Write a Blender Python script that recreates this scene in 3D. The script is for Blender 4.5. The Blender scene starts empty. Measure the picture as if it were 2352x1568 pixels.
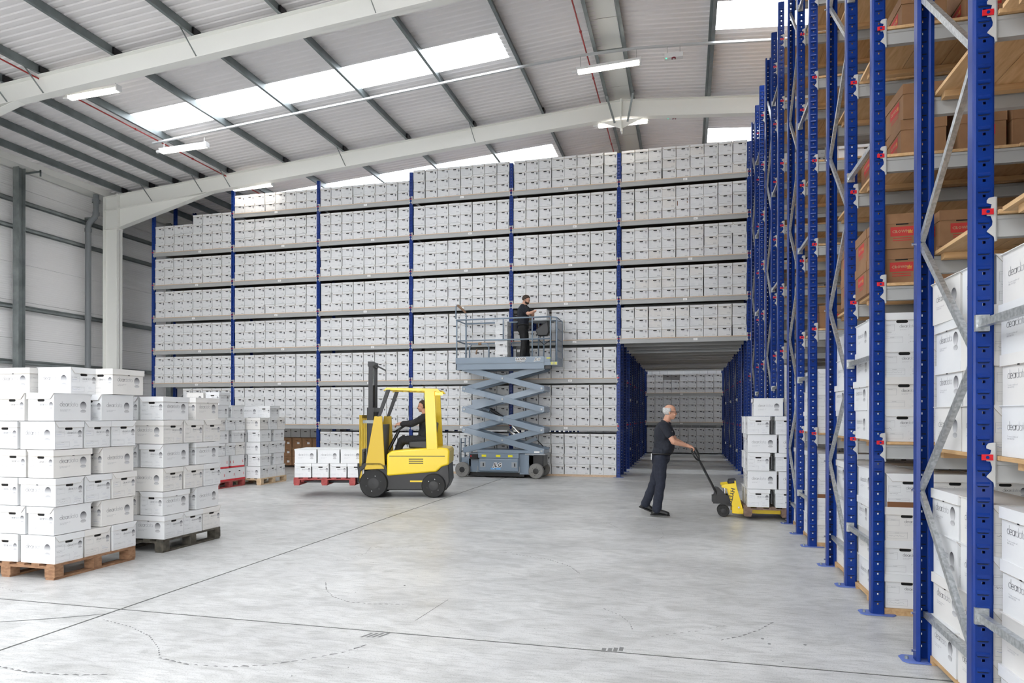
import bpy, math, random
import numpy as np
from mathutils import Vector, Matrix, Euler
PI = math.pi
random.seed(7)
S = bpy.context.scene
COL = S.collection
# ------------------------------------------------------------------ camera
YAW = math.radians(14.29); CS, SN = math.cos(YAW), math.sin(YAW)
EYE = 1.6
FPX = 1570.0
cam = bpy.data.cameras.new('camera'); cam_o = bpy.data.objects.new('camera', cam); COL.objects.link(cam_o)
cam.sensor_fit = 'HORIZONTAL'; cam.sensor_width = 36.0; cam.lens = FPX * 36.0 / 2352.0
cam.shift_y = 169.6 / 2352.0
cam.clip_start = 0.05; cam.clip_end = 500
_R = Vector((CS, SN, 0)); _F = Vector((-SN, CS, 0)); _U = Vector((0, 0, 1))
_r = math.radians(0.098); _R2 = _R * math.cos(_r) + _U * math.sin(_r); _U2 = _U * math.cos(_r) - _R * math.sin(_r)
m = Matrix((( _R2.x, _U2.x, -_F.x, 0), (_R2.y, _U2.y, -_F.y, 0), (_R2.z, _U2.z, -_F.z, EYE), (0, 0, 0, 1)))
cam_o.matrix_world = m
S.camera = cam_o
# ------------------------------------------------------------------ light and exposure
S.view_settings.view_transform = 'Standard'; S.view_settings.look = 'None'
S.view_settings.gamma = 1.0; S.view_settings.use_curve_mapping = False
S.view_settings.exposure = 0.0
W = bpy.data.worlds.new('sky'); S.world = W; W.use_nodes = True
wb = W.node_tree.nodes['Background']
wb.inputs['Color'].default_value = (1.0, 0.995, 0.985, 1); wb.inputs['Strength'].default_value = 9.5
S.cycles.max_bounces = 8; S.cycles.diffuse_bounces = 5; S.cycles.glossy_bounces = 3
S.cycles.transmission_bounces = 4; S.cycles.transparent_max_bounces = 8
S.cycles.sample_clamp_indirect = 6.0
S.cycles.caustics_reflective = False; S.cycles.caustics_refractive = False
S.cycles.use_denoising = True
try: S.cycles.denoiser = 'OPENIMAGEDENOISE'
except Exception: pass
def portal(name, loc, size, rot):
    l = bpy.data.lights.new(name, 'AREA'); l.shape = 'RECTANGLE'; l.size, l.size_y = size
    l.cycles.is_portal = True
    o = bpy.data.objects.new(name, l); o.location = loc; o.rotation_euler = rot; COL.objects.link(o); return o
# ------------------------------------------------------------------ geometry helpers
class MB:
    def __init__(s): s.v = []; s.f = []; s.m = []; s.uv = None
    def add(s, vs, fs, mat=0):
        n = len(s.v); s.v += [tuple(p) for p in vs]; s.f += [tuple(i + n for i in f) for f in fs]; s.m += [mat] * len(fs); return s
    def box(s, x0, x1, y0, y1, z0, z1, mat=0):
        return s.add([(x0,y0,z0),(x1,y0,z0),(x1,y1,z0),(x0,y1,z0),(x0,y0,z1),(x1,y0,z1),(x1,y1,z1),(x0,y1,z1)],
                     [(0,3,2,1),(4,5,6,7),(0,1,5,4),(1,2,6,5),(2,3,7,6),(3,0,4,7)], mat)
    def cbox(s, c, d, mat=0):
        return s.box(c[0]-d[0]/2,c[0]+d[0]/2,c[1]-d[1]/2,c[1]+d[1]/2,c[2]-d[2]/2,c[2]+d[2]/2,mat)
    def bar(s, p, q, w, h, up=(0,0,1), mat=0):
        p = Vector(p); q = Vector(q); d = (q-p).normalized(); u = Vector(up)
        if abs(d.dot(u)) > .99: u = Vector((0,1,0))
        r = d.cross(u).normalized(); u = r.cross(d).normalized()
        vs = [a + r*i*w/2 + u*j*h/2 for a in (p, q) for i, j in ((-1,-1),(1,-1),(1,1),(-1,1))]
        return s.add(vs, [(0,1,2,3),(7,6,5,4),(0,4,5,1),(1,5,6,2),(2,6,7,3),(3,7,4,0)], mat)
    def chan(s, p, q, w, h, t=.003, up=(0,0,1), mat=0):
        # open C section: web across w, flanges of height h pointing to +up side
        p = Vector(p); q = Vector(q); d = (q-p).normalized(); u = Vector(up); r = d.cross(u).normalized(); u = r.cross(d).normalized()
        prof = [(-w/2,0),(w/2,0),(w/2,h),(w/2-t,h),(w/2-t,t),(-w/2+t,t),(-w/2+t,h),(-w/2,h)]
        vs = [a + r*i + u*j for a in (p, q) for i, j in prof]; n = 8
        fs = [(i,(i+1)%n,(i+1)%n+n,i+n) for i in range(n)] + [(0,5,4,1),(0,7,6,5),(1,4,3,2)] + [(n,n+1,n+4,n+5),(n,n+5,n+6,n+7),(n+1,n+2,n+3,n+4)]
        return s.add(vs, fs, mat)
    def prism(s, poly, axis, a, b, mat=0):
        # poly: 2d points; axis 'x': (y,z), 'y': (x,z), 'z': (x,y)
        f = {'x': lambda p, t: (t,p[0],p[1]), 'y': lambda p, t: (p[0],t,p[1]), 'z': lambda p, t: (p[0],p[1],t)}[axis]
        n = len(poly); vs = [f(p,a) for p in poly] + [f(p,b) for p in poly]
        return s.add(vs, [tuple(range(n))[::-1], tuple(range(n,2*n))] + [(i,(i+1)%n,(i+1)%n+n,i+n) for i in range(n)], mat)
    def cyl(s, p, q, r, n=12, r2=None, mat=0, cap=True):
        p = Vector(p); q = Vector(q); d = (q-p).normalized(); r2 = r if r2 is None else r2
        u = d.orthogonal().normalized(); w = d.cross(u)
        vs = [a + (u*math.cos(2*PI*i/n) + w*math.sin(2*PI*i/n))*rr for a, rr in ((p,r),(q,r2)) for i in range(n)]
        fs = [(i,(i+1)%n,(i+1)%n+n,i+n) for i in range(n)]
        if cap: fs += [tuple(range(n))[::-1], tuple(range(n,2*n))]
        return s.add(vs, fs, mat)
    def tube(s, pts, r, n=8, mat=0, closed=False):
        pts = [Vector(p) for p in pts]; vs = []; k = len(pts); u = None
        for i, p in enumerate(pts):
            a = pts[i-1] if (i or closed) else p; b = pts[(i+1) % k] if (i < k-1 or closed) else p
            d = (b-a).normalized(); rr = r[i] if isinstance(r, (list, tuple)) else r
            u = d.orthogonal().normalized() if u is None else (u - d*u.dot(d)).normalized()
            w = d.cross(u); vs += [p + (u*math.cos(2*PI*j/n)+w*math.sin(2*PI*j/n))*rr for j in range(n)]
        fs = [(i*n+j, i*n+(j+1)%n, ((i+1)%k)*n+(j+1)%n, ((i+1)%k)*n+j) for i in range(k if closed else k-1) for j in range(n)]
        if not closed: fs += [tuple(range(n))[::-1], tuple(range((k-1)*n, k*n))]
        return s.add(vs, fs, mat)
    def lathe(s, prof, n=24, org=(0,0,0), axis='z', mat=0):
        vs = []
        for r, h in prof:
            for i in range(n):
                a = 2*PI*i/n; x, y = r*math.cos(a), r*math.sin(a)
                p = (x,y,h) if axis == 'z' else ((x,h,y) if axis == 'y' else (h,x,y))
                vs.append((p[0]+org[0],p[1]+org[1],p[2]+org[2]))
        k = len(prof)
        fs = [(i*n+j, i*n+(j+1)%n, (i+1)*n+(j+1)%n, (i+1)*n+j) for i in range(k-1) for j in range(n)]
        fs += [tuple(range(n)), tuple(range((k-1)*n, k*n))]
        return s.add(vs, fs, mat)
    def ell(s, c, r, n=14, k=9, rot=None, mat=0):
        vs = []; M = rot.to_matrix() if rot else Matrix.Identity(3); c = Vector(c)
        for i in range(k+1):
            t = PI*i/k
            for j in range(n):
                a = 2*PI*j/n
                vs.append(c + M @ Vector((r[0]*math.sin(t)*math.cos(a), r[1]*math.sin(t)*math.sin(a), r[2]*math.cos(t))))
        fs = [(i*n+j,(i+1)*n+j,(i+1)*n+(j+1)%n,i*n+(j+1)%n) for i in range(k) for j in range(n)]
        return s.add(vs, fs, mat)
    def cap(s, p, q, r1, r2, n=14):
        p = Vector(p); q = Vector(q); d = (q-p); L = d.length; d = d/L if L > 1e-6 else Vector((0,0,1))
        u = d.orthogonal().normalized(); w = d.cross(u); vs = []
        prof = [(-math.cos(a)*r1, math.sin(a)*r1) for a in np.linspace(0.02, PI/2, 5)] + [(L - math.cos(a)*r2, math.sin(a)*r2) for a in np.linspace(PI/2, PI-.02, 5)]
        for h, r in prof: vs += [p + d*h + (u*math.cos(2*PI*j/n)+w*math.sin(2*PI*j/n))*r for j in range(n)]
        k = len(prof)
        fs = [(i*n+j, i*n+(j+1)%n, (i+1)*n+(j+1)%n, (i+1)*n+j) for i in range(k-1) for j in range(n)] + [tuple(range(n))[::-1], tuple(range((k-1)*n,k*n))]
        return s.add(vs, fs, 0)
    def join(s, o, M=None, mat=None):
        n = len(s.v); s.v += [tuple(M @ Vector(p)) for p in o.v] if M else list(o.v)
        s.f += [tuple(i+n for i in f) for f in o.f]; s.m += [mat]*len(o.f) if mat is not None else list(o.m); return s
    def mesh(s, name, mats, smooth=False):
        me = bpy.data.meshes.new(name); me.from_pydata(s.v, [], s.f)
        for mt in mats: me.materials.append(mt)
        if len(mats) > 1: me.polygons.foreach_set('material_index', s.m)
        if smooth: me.polygons.foreach_set('use_smooth', [True]*len(s.f))
        me.update(); return me
    def build(s, name, mats, parent=None, loc=(0,0,0), rot=(0,0,0), smooth=False, **kw):
        if not isinstance(mats, (list, tuple)): mats = [mats]
        return link(name, s.mesh(name, mats, smooth), parent, loc, rot, **kw)
def props(o, label=None, cat=None, group=None, kind=None):
    if label: o['label'] = label
    if cat: o['category'] = cat
    if group: o['group'] = group
    if kind: o['kind'] = kind
    return o
def link(name, data, parent=None, loc=(0,0,0), rot=(0,0,0), scale=None, **kw):
    o = bpy.data.objects.new(name, data); COL.objects.link(o)
    if parent is not None: o.parent = parent
    o.location = loc; o.rotation_euler = rot
    if scale: o.scale = scale
    return props(o, **kw)
def empty(name, loc=(0,0,0), rz=0, **kw): return link(name, None, None, loc, (0,0,rz), **kw)
def autosmooth(o, ang=40):
    o.data.polygons.foreach_set('use_smooth', [True]*len(o.data.polygons))
    try: o.data.set_sharp_from_angle(angle=math.radians(ang))
    except Exception: pass
    return o
def bevel(o, w, seg=2):
    md = o.modifiers.new('bevel', 'BEVEL'); md.width = w; md.segments = seg; md.limit_method = 'ANGLE'; md.angle_limit = math.radians(40); return o
# ------------------------------------------------------------------ materials
def mat(name, col, rough=.6, metal=0, **kw):
    m = bpy.data.materials.new(name); m.use_nodes = True; b = m.node_tree.nodes['Principled BSDF']
    b.inputs['Base Color'].default_value = (*col, 1); b.inputs['Roughness'].default_value = rough; b.inputs['Metallic'].default_value = metal
    if 'coat' in kw: b.inputs['Coat Weight'].default_value = kw['coat']
    if 'spec' in kw: b.inputs['Specular IOR Level'].default_value = kw['spec']
    if 'emit' in kw: b.inputs['Emission Color'].default_value = (*kw['emit'], 1); b.inputs['Emission Strength'].default_value = kw.get('es', 1)
    return m
def noisy(name, col, col2, scale=8, rough=.6, metal=0, bump=0, detail=4, stretch=(1,1,1), lo=.35, hi=.65, obj=False, rough2=None, **kw):
    m = mat(name, col, rough, metal, **kw); nt = m.node_tree; b = nt.nodes['Principled BSDF']
    tc = nt.nodes.new('ShaderNodeTexCoord'); mp = nt.nodes.new('ShaderNodeMapping'); mp.inputs['Scale'].default_value = stretch
    if obj: nt.links.new(tc.outputs['Object'], mp.inputs['Vector'])
    else:
        g = nt.nodes.new('ShaderNodeNewGeometry'); nt.links.new(g.outputs['Position'], mp.inputs['Vector'])
    n = nt.nodes.new('ShaderNodeTexNoise'); n.inputs['Scale'].default_value = scale; n.inputs['Detail'].default_value = detail
    nt.links.new(mp.outputs[0], n.inputs['Vector'])
    r = nt.nodes.new('ShaderNodeValToRGB'); r.color_ramp.elements[0].position = lo; r.color_ramp.elements[1].position = hi
    r.color_ramp.elements[0].color = (*col, 1); r.color_ramp.elements[1].color = (*col2, 1)
    nt.links.new(n.outputs['Fac'], r.inputs['Fac']); nt.links.new(r.outputs['Color'], b.inputs['Base Color'])
    if bump:
        bp = nt.nodes.new('ShaderNodeBump'); bp.inputs['Strength'].default_value = bump; bp.inputs['Distance'].default_value = .01
        nt.links.new(n.outputs['Fac'], bp.inputs['Height']); nt.links.new(bp.outputs[0], b.inputs['Normal'])
    return m
def lamp_light(o, watts, L, col=(1,.90,.78)):
    l = bpy.data.lights.new('lamp_glow','AREA'); l.shape = 'RECTANGLE'; l.size = L; l.size_y = .12; l.energy = watts; l.color = col
    q = bpy.data.objects.new('lamp_glow', l); COL.objects.link(q); q.parent = o; q.location = (0,0,-.035); return q
def add_wave(m, direction, scale, strength, dist=.01, obj=False):
    nt = m.node_tree; b = nt.nodes['Principled BSDF']
    g = nt.nodes.new('ShaderNodeNewGeometry'); w = nt.nodes.new('ShaderNodeTexWave'); w.bands_direction = direction
    w.inputs['Scale'].default_value = scale; w.inputs['Distortion'].default_value = 0
    nt.links.new(g.outputs['Position'], w.inputs['Vector'])
    bp = nt.nodes.new('ShaderNodeBump'); bp.inputs['Strength'].default_value = strength; bp.inputs['Distance'].default_value = dist
    nt.links.new(w.outputs['Fac'], bp.inputs['Height']); nt.links.new(bp.outputs[0], b.inputs['Normal']); return m
def wood(name, c1, c2, stretch, scale=3, knots=True):
    m = mat(name, c1, .7); nt = m.node_tree; b = nt.nodes['Principled BSDF']
    tc = nt.nodes.new('ShaderNodeTexCoord'); g = nt.nodes.new('ShaderNodeNewGeometry')
    oi = nt.nodes.new('ShaderNodeObjectInfo')
    ad = nt.nodes.new('ShaderNodeVectorMath'); ad.operation = 'MULTIPLY_ADD'
    cx = nt.nodes.new('ShaderNodeCombineXYZ')
    for i in range(3): nt.links.new(oi.outputs['Random'], cx.inputs[i])
    nt.links.new(cx.outputs[0], ad.inputs[0]); ad.inputs[1].default_value = (17, 31, 11); nt.links.new(tc.outputs['Object'], ad.inputs[2])
    mp = nt.nodes.new('ShaderNodeMapping'); mp.inputs['Scale'].default_value = stretch; nt.links.new(ad.outputs[0], mp.inputs['Vector'])
    n = nt.nodes.new('ShaderNodeTexNoise'); n.inputs['Scale'].default_value = scale; n.inputs['Detail'].default_value = 5; n.inputs['Distortion'].default_value = 1.2
    nt.links.new(mp.outputs[0], n.inputs['Vector'])
    r = nt.nodes.new('ShaderNodeValToRGB'); e = r.color_ramp.elements; e[0].position = .3; e[1].position = .7; e[0].color = (*c1,1); e[1].color = (*c2,1)
    nt.links.new(n.outputs['Fac'], r.inputs['Fac'])
    last = r.outputs['Color']
    hs = nt.nodes.new('ShaderNodeHueSaturation'); mr = nt.nodes.new('ShaderNodeMapRange'); mr.inputs['To Min'].default_value = .82; mr.inputs['To Max'].default_value = 1.15
    nt.links.new(oi.outputs['Random'], mr.inputs['Value']); nt.links.new(mr.outputs[0], hs.inputs['Value']); nt.links.new(last, hs.inputs['Color']); last = hs.outputs['Color']
    if knots:
        v = nt.nodes.new('ShaderNodeTexVoronoi'); v.inputs['Scale'].default_value = 2.6; nt.links.new(ad.outputs[0], v.inputs['Vector'])
        kr = nt.nodes.new('ShaderNodeValToRGB'); kr.color_ramp.elements[0].position = .03; kr.color_ramp.elements[1].position = .075
        kr.color_ramp.elements[0].color = (1,1,1,1); kr.color_ramp.elements[1].color = (0,0,0,1)
        nt.links.new(v.outputs['Distance'], kr.inputs['Fac'])
        mx = nt.nodes.new('ShaderNodeMix'); mx.data_type = 'RGBA'; nt.links.new(kr.outputs['Color'], mx.inputs['Factor']); nt.links.new(last, mx.inputs[6])
        mx.inputs[7].default_value = (c1[0]*.35, c1[1]*.28, c1[2]*.25, 1); last = mx.outputs[2]
    nt.links.new(last, b.inputs['Base Color']); return m
M = {}
M['blue'] = noisy('blue_paint', (.003,.026,.185), (.004,.032,.215), 6, rough=.30, coat=.0, spec=.28)
M['blue_hole'] = mat('slot_shadow', (.01,.012,.02), .9)
M['plate'] = mat('pale_blue_steel', (.11,.17,.47), .5)
M['beam'] = mat('grey_beam_paint', (.40,.405,.40), .42)
M['conn'] = mat('connector_grey', (.50,.50,.49), .5)
M['red'] = mat('red_plastic', (.62,.012,.022), .4)
M['galv'] = noisy('galvanised', (.36,.38,.39), (.56,.58,.59), 45, rough=.34, metal=.75, detail=3)
M['galv_dark'] = noisy('galvanised_purlin', (.16,.185,.19), (.21,.24,.245), 3, rough=.45, metal=.35)
M['galv_rail'] = noisy('galvanised_rail', (.22,.245,.245), (.32,.35,.35), 3, rough=.4, metal=.4)
M['board'] = wood('pine_board', (.50,.30,.135), (.66,.44,.23), (9,1.1,9), 2.2)
M['board_x'] = wood('pine_batten', (.52,.31,.14), (.66,.44,.23), (1.1,9,9), 2.2)
M['chip'] = noisy('chipboard', (.55,.40,.27), (.66,.50,.36), 60, rough=.8)
M['hardboard'] = mat('brown_hardboard', (.13,.088,.066), .8)
M['white_steel'] = mat('white_steel', (.88,.88,.84), .45)
M['sheet'] = mat('white_liner_sheet', (.86,.835,.835), .5)
M['wall'] = add_wave(mat('wall_liner', (.92,.915,.91), .5), 'Z', 5.2, .35, .012)
M['card'] = noisy('white_card', (.70,.71,.715), (.735,.74,.745), 3, rough=.62)
M['card2'] = noisy('white_card_warm', (.70,.685,.66), (.735,.72,.695), 3, rough=.62)
M['lid'] = noisy('white_card_lid', (.70,.71,.715), (.735,.74,.745), 3, rough=.6)
M['card_edge'] = mat('card_edge', (.42,.36,.30), .8)
M['dark'] = mat('hand_hole_dark', (.012,.012,.012), .9)  # near-black colour stands in for the shade inside the hand holes
M['ink'] = mat('print_dark', (.125,.125,.135), .7)
M['ink2'] = mat('print_grey', (.36,.36,.38), .7)
M['ink3'] = mat('print_pale', (.55,.56,.60), .7)
M['inkred'] = mat('print_red', (.62,.03,.04), .6)
M['inkblue'] = mat('pen_blue', (.25,.30,.50), .7)
M['paper'] = mat('paper_label', (.85,.85,.84), .7)
M['kraft'] = noisy('kraft_card', (.24,.125,.058), (.29,.155,.075), 5, rough=.75)
M['kraft_print'] = mat('red_panel_print', (.47,.035,.03), .7)
M['kraft_text'] = mat('buff_lettering', (.42,.25,.14), .7)
M['gold'] = mat('ochre_crown', (.62,.30,.06), .7)
M['tape'] = mat('brown_tape', (.20,.09,.04), .35)
M['pallet1'] = noisy('pallet_wood_orange', (.22,.115,.06), (.32,.18,.10), 18, rough=.85, bump=.3, stretch=(1,1,3))
M['pallet2'] = noisy('pallet_wood_dark', (.045,.040,.032), (.10,.09,.07), 18, rough=.9, bump=.3)
M['pallet3'] = noisy('pallet_wood_pale', (.50,.36,.22), (.62,.47,.31), 18, rough=.85, bump=.3)
M['pallet4'] = noisy('pallet_paint_red', (.30,.05,.05), (.40,.09,.08), 18, rough=.8)
M['pallet5'] = noisy('pallet_wood_brown', (.15,.10,.075), (.24,.16,.12), 18, rough=.85, bump=.3)
M['yellow'] = mat('yellow_paint', (.84,.60,.015), .33, coat=.3)
M['yellow2'] = mat('yellow_paint_mast', (.66,.44,.03), .4)
M['black'] = mat('black_paint', (.012,.012,.013), .4)
M['blacksteel'] = mat('black_steel', (.02,.02,.022), .35, .3)
M['rubber'] = mat('rubber_black', (.018,.018,.018), .75)
M['rubber_grey'] = mat('rubber_grey', (.20,.195,.185), .7)
M['chrome'] = mat('chrome', (.75,.75,.75), .15, 1)
M['lift'] = mat('lift_blue_grey', (.20,.255,.32), .38, coat=.2)
M['lift2'] = mat('lift_blue_grey_rim', (.32,.34,.36), .4)
M['rust'] = noisy('worn_foam', (.16,.09,.055), (.30,.20,.13), 60, rough=.9)
M['skin'] = mat('skin', (.56,.30,.20), .5, spec=.4)
M['skin2'] = mat('skin_b', (.60,.34,.24), .5, spec=.4)
M['navy'] = noisy('navy_cotton', (.008,.010,.017), (.014,.017,.027), 30, rough=.85)
M['trouser'] = noisy('navy_trousers', (.010,.013,.024), (.016,.020,.036), 30, rough=.85)
M['blackcloth'] = noisy('black_cotton', (.010,.010,.011), (.018,.018,.019), 30, rough=.85)
M['shoe'] = mat('black_leather', (.008,.008,.008), .45)
M['hair_grey'] = noisy('grey_hair', (.36,.35,.34), (.62,.61,.59), 90, rough=.8)
M['hair_dark'] = noisy('dark_hair', (.025,.014,.009), (.05,.03,.02), 90, rough=.75)
M['pipe_red'] = mat('red_pipe', (.42,.03,.03), .45)
M['pvc'] = mat('grey_pvc', (.20,.215,.23), .45)
M['tray'] = mat('cable_tray', (.58,.60,.61), .4, .2)
M['lampbody'] = mat('white_lamp_body', (.75,.75,.75), .4)
M['tube'] = mat('lit_tube', (1,1,1), .4, emit=(1.0,.93,.83), es=9.0)
M['beacon'] = mat('amber_beacon', (1,.35,.03), .3, emit=(1,.35,.04), es=4.0)
M['green'] = mat('green_led', (0,.6,.3), .3, emit=(.1,1,.5), es=2.0)
M['maroon'] = mat('maroon', (.20,.02,.04), .4)
M['sticker_y'] = mat('yellow_sticker', (.80,.72,.02), .5)
M['sticker_b'] = mat('blue_sticker', (.15,.4,.75), .5)
M['joint'] = mat('joint_sealant', (.10,.10,.097), .9)
M['mark'] = mat('tyre_mark', (.20,.20,.195), .8)
M['backdark'] = mat('dark_inside', (.06,.05,.045), .9)
# translucent rooflight panel
m = bpy.data.materials.new('rooflight_grp'); m.use_nodes = True; nt = m.node_tree; nt.nodes.clear()
o = nt.nodes.new('ShaderNodeOutputMaterial'); mx = nt.nodes.new('ShaderNodeMixShader'); tr = nt.nodes.new('ShaderNodeBsdfTransparent'); tl = nt.nodes.new('ShaderNodeBsdfTranslucent')
tr.inputs[0].default_value = (.95,.97,1,1); tl.inputs[0].default_value = (.85,.87,.9,1); mx.inputs[0].default_value = .25
nt.links.new(tr.outputs[0], mx.inputs[1]); nt.links.new(tl.outputs[0], mx.inputs[2]); nt.links.new(mx.outputs[0], o.inputs['Surface']); M['skylight'] = m
# printed sphere logo (flat print with a soft gradient of ink)
m = mat('logo_print', (.5,.5,.5), .65); nt = m.node_tree; b = nt.nodes['Principled BSDF']
uv = nt.nodes.new('ShaderNodeUVMap'); sx = nt.nodes.new('ShaderNodeSeparateXYZ'); r = nt.nodes.new('ShaderNodeValToRGB')
e = r.color_ramp.elements; e[0].position = 0; e[0].color = (.66,.66,.67,1); e[1].position = .97; e[1].color = (.03,.03,.035,1)
q = e.new(.35); q.color = (.46,.46,.47,1); q = e.new(.70); q.color = (.22,.22,.23,1)
nt.links.new(uv.outputs[0], sx.inputs[0]); nt.links.new(sx.outputs['Y'], r.inputs[0]); nt.links.new(r.outputs[0], b.inputs['Base Color']); M['logo'] = m
# concrete floor
m = mat('concrete', (.4,.4,.4), .4); nt = m.node_tree; b = nt.nodes['Principled BSDF']; g = nt.nodes.new('ShaderNodeNewGeometry')
def _n(scale, detail, stretch=(1,1,1), dist=0):
    mp = nt.nodes.new('ShaderNodeMapping'); mp.inputs['Scale'].default_value = stretch; nt.links.new(g.outputs['Position'], mp.inputs[0])
    n = nt.nodes.new('ShaderNodeTexNoise'); n.inputs['Scale'].default_value = scale; n.inputs['Detail'].default_value = detail; n.inputs['Distortion'].default_value = dist
    nt.links.new(mp.outputs[0], n.inputs['Vector']); return n.outputs['Fac']
def _ramp(f, p0, c0, p1, c1):
    r = nt.nodes.new('ShaderNodeValToRGB'); e = r.color_ramp.elements; e[0].position = p0; e[0].color = (*c0,1); e[1].position = p1; e[1].color = (*c1,1); nt.links.new(f, r.inputs[0]); return r.outputs[0]
def _mix(a, b_, f, mode='MULTIPLY', fac=None):
    mx = nt.nodes.new('ShaderNodeMix'); mx.data_type = 'RGBA'; mx.blend_type = mode
    if fac is not None: mx.inputs[0].default_value = fac
    else: nt.links.new(f, mx.inputs[0])
    nt.links.new(a, mx.inputs[6]); nt.links.new(b_, mx.inputs[7]); return mx.outputs[2]
base = _ramp(_n(.55, 6, dist=.6), .34, (.50,.50,.49), .66, (.655,.655,.64))
c2 = _ramp(_n(2.6, 9, (1,1.8,1), 1.2), .36, (.76,.76,.75), .58, (1,1,1))
c3 = _ramp(_n(22, 8, (.3,1.5,1), .5), .36, (.66,.66,.66), .52, (1,1,1))
c4 = _ramp(_n(95, 4), .33, (.5,.5,.49), .45, (1,1,1))
cc = _mix(base, c2, None, fac=.75); cc = _mix(cc, c3, None, fac=.5); cc = _mix(cc, c4, None, fac=.6)
nt.links.new(cc, b.inputs['Base Color'])
rr = _ramp(_n(1.7, 5), .3, (.30,.30,.30), .7, (.46,.46,.46)); nt.links.new(rr, b.inputs['Roughness'])
bp = nt.nodes.new('ShaderNodeBump'); bp.inputs['Strength'].default_value = .12; bp.inputs['Distance'].default_value = .004
nt.links.new(_n(9, 6), bp.inputs['Height']); nt.links.new(bp.outputs[0], b.inputs['Normal']); M['concrete'] = m
# ------------------------------------------------------------------ lettering
def text_mb(txt, size, align='LEFT', bold=False, shear=0, res=1, spacing=1.0):
    c = bpy.data.curves.new('t', 'FONT'); c.body = txt; c.size = size; c.align_x = align; c.resolution_u = res; c.space_line = 1.0; c.space_character = spacing; c.shear = shear
    if bold: c.offset = size*.03
    o = bpy.data.objects.new('t', c); COL.objects.link(o); dg = bpy.context.evaluated_depsgraph_get(); dg.update()
    me = bpy.data.meshes.new_from_object(o.evaluated_get(dg)); mb = MB(); mb.v = [tuple(v.co) for v in me.vertices]; mb.f = [tuple(p.vertices) for p in me.polygons]; mb.m = [0]*len(mb.f)
    bpy.data.objects.remove(o); bpy.data.curves.remove(c); bpy.data.meshes.remove(me); return mb
def ribbon(mb, pts, w, mat=0, closed=False):
    n = len(pts)
    for i in range(n if closed else n-1):
        a = Vector(pts[i]); b_ = Vector(pts[(i+1) % n]); d = (b_-a)
        if d.length < 1e-9: continue
        d.normalize(); p = Vector((-d.y, d.x))*w/2; a = a - d*w*.2; b_ = b_ + d*w*.2
        mb.add([(a.x-p.x,a.y-p.y,0),(b_.x-p.x,b_.y-p.y,0),(b_.x+p.x,b_.y+p.y,0),(a.x+p.x,a.y+p.y,0)], [(0,1,2,3)], mat)
def brand_word(h, th, m1, m2, n=14):
    """thin geometric lettering: 'clear' in dark, 'data' in pale strokes; x-height h, origin left on the baseline"""
    mb = MB(); x = 0; r = .5
    def arc(cx, a0, a1, k, mt): ribbon(mb, [((cx + r*math.cos(math.radians(a)))*h, (r + r*math.sin(math.radians(a)))*h) for a in np.linspace(a0, a1, k)], th, mt)
    def vl(cx, z0, z1, mt): ribbon(mb, [(cx*h, z0*h), (cx*h, z1*h)], th, mt)
    for i, ch in enumerate('cleardata'):
        mt = m1 if i < 5 else m2
        if ch == 'c': arc(x+.5, 50, 310, n-2, mt); x += .92
        elif ch == 'l': vl(x+.02, 0, 1.75, mt); x += .17
        elif ch == 'e':
            arc(x+.5, 0, 320, n, mt); ribbon(mb, [(x*h, .5*h), ((x+1)*h, .5*h)], th, mt); x += 1.12
        elif ch == 'a': arc(x+.5, 0, 360, n+1, mt); vl(x+1.0, 0, 1, mt); x += 1.18
        elif ch == 'r':
            vl(x+.03, 0, 1, mt); ribbon(mb, [((x+.03)*h,.6*h),((x+.12)*h,.85*h),((x+.36)*h,1.0*h)], th, mt); x += .34
        elif ch == 'd': arc(x+.5, 0, 360, n+1, mt); vl(x+1.0, 0, 1.75, mt); x += 1.18
        elif ch == 't': vl(x+.2, 0, 1.55, mt); ribbon(mb, [((x-.03)*h,1.0*h),((x+.45)*h,1.0*h)], th, mt); x += .5
    return mb, x*h
def rect_line(mb, x0, x1, y0, y1, w, mat=0): ribbon(mb, [(x0,y0),(x1,y0),(x1,y1),(x0,y1)], w, mat, True)
def quad2(mb, x0, x1, y0, y1, mat=0): mb.add([(x0,y0,0),(x1,y0,0),(x1,y1,0),(x0,y1,0)], [(0,1,2,3)], mat)
# ------------------------------------------------------------------ archive boxes
BW, BL, BH, LH = .335, .440, .272, .060
def frame_m(o, u, v=(0,0,1)):
    u = Vector(u); v = Vector(v); n = u.cross(v); o = Vector(o) + n*.0008
    return Matrix(((u.x,v.x,n.x,o.x),(u.y,v.y,n.y,o.y),(u.z,v.z,n.z,o.z),(0,0,0,1)))
class Print:
    """flat print: shapes with materials; logo faces carry a vertical gradient coordinate"""
    def __init__(s): s.b = MB(); s.vy = {}
    def disc(s, cx, cy, rx, ry, n=20, mat=3, lo=0, hi=1):
        k = len(s.b.v); s.b.add([(cx+rx*math.cos(2*PI*i/n), cy+ry*math.sin(2*PI*i/n), 0.0002) for i in range(n)], [tuple(range(n))], mat)
        for i in range(n): s.vy[k+i] = lo + (hi-lo)*(.5+.5*math.sin(2*PI*i/n))
        ribbon(s.b, [(cx+rx*math.cos(2*PI*i/n), cy+ry*math.sin(2*PI*i/n)) for i in range(n)], rx*.05, 1, True)
    def place(s, out, M_):
        k = len(out.b.v); out.b.join(s.b, M_)
        for i, y in s.vy.items(): out.vy[k+i] = y
    def mesh(s, name, mats):
        me = s.b.mesh(name, mats); uv = me.uv_layers.new(name='UVMap'); vi = [0]*len(me.loops); me.loops.foreach_get('vertex_index', vi)
        a = np.zeros(2*len(vi), dtype=np.float32); a[1::2] = [s.vy.get(i, 0) for i in vi]; uv.data.foreach_set('uv', a); return me
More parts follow.
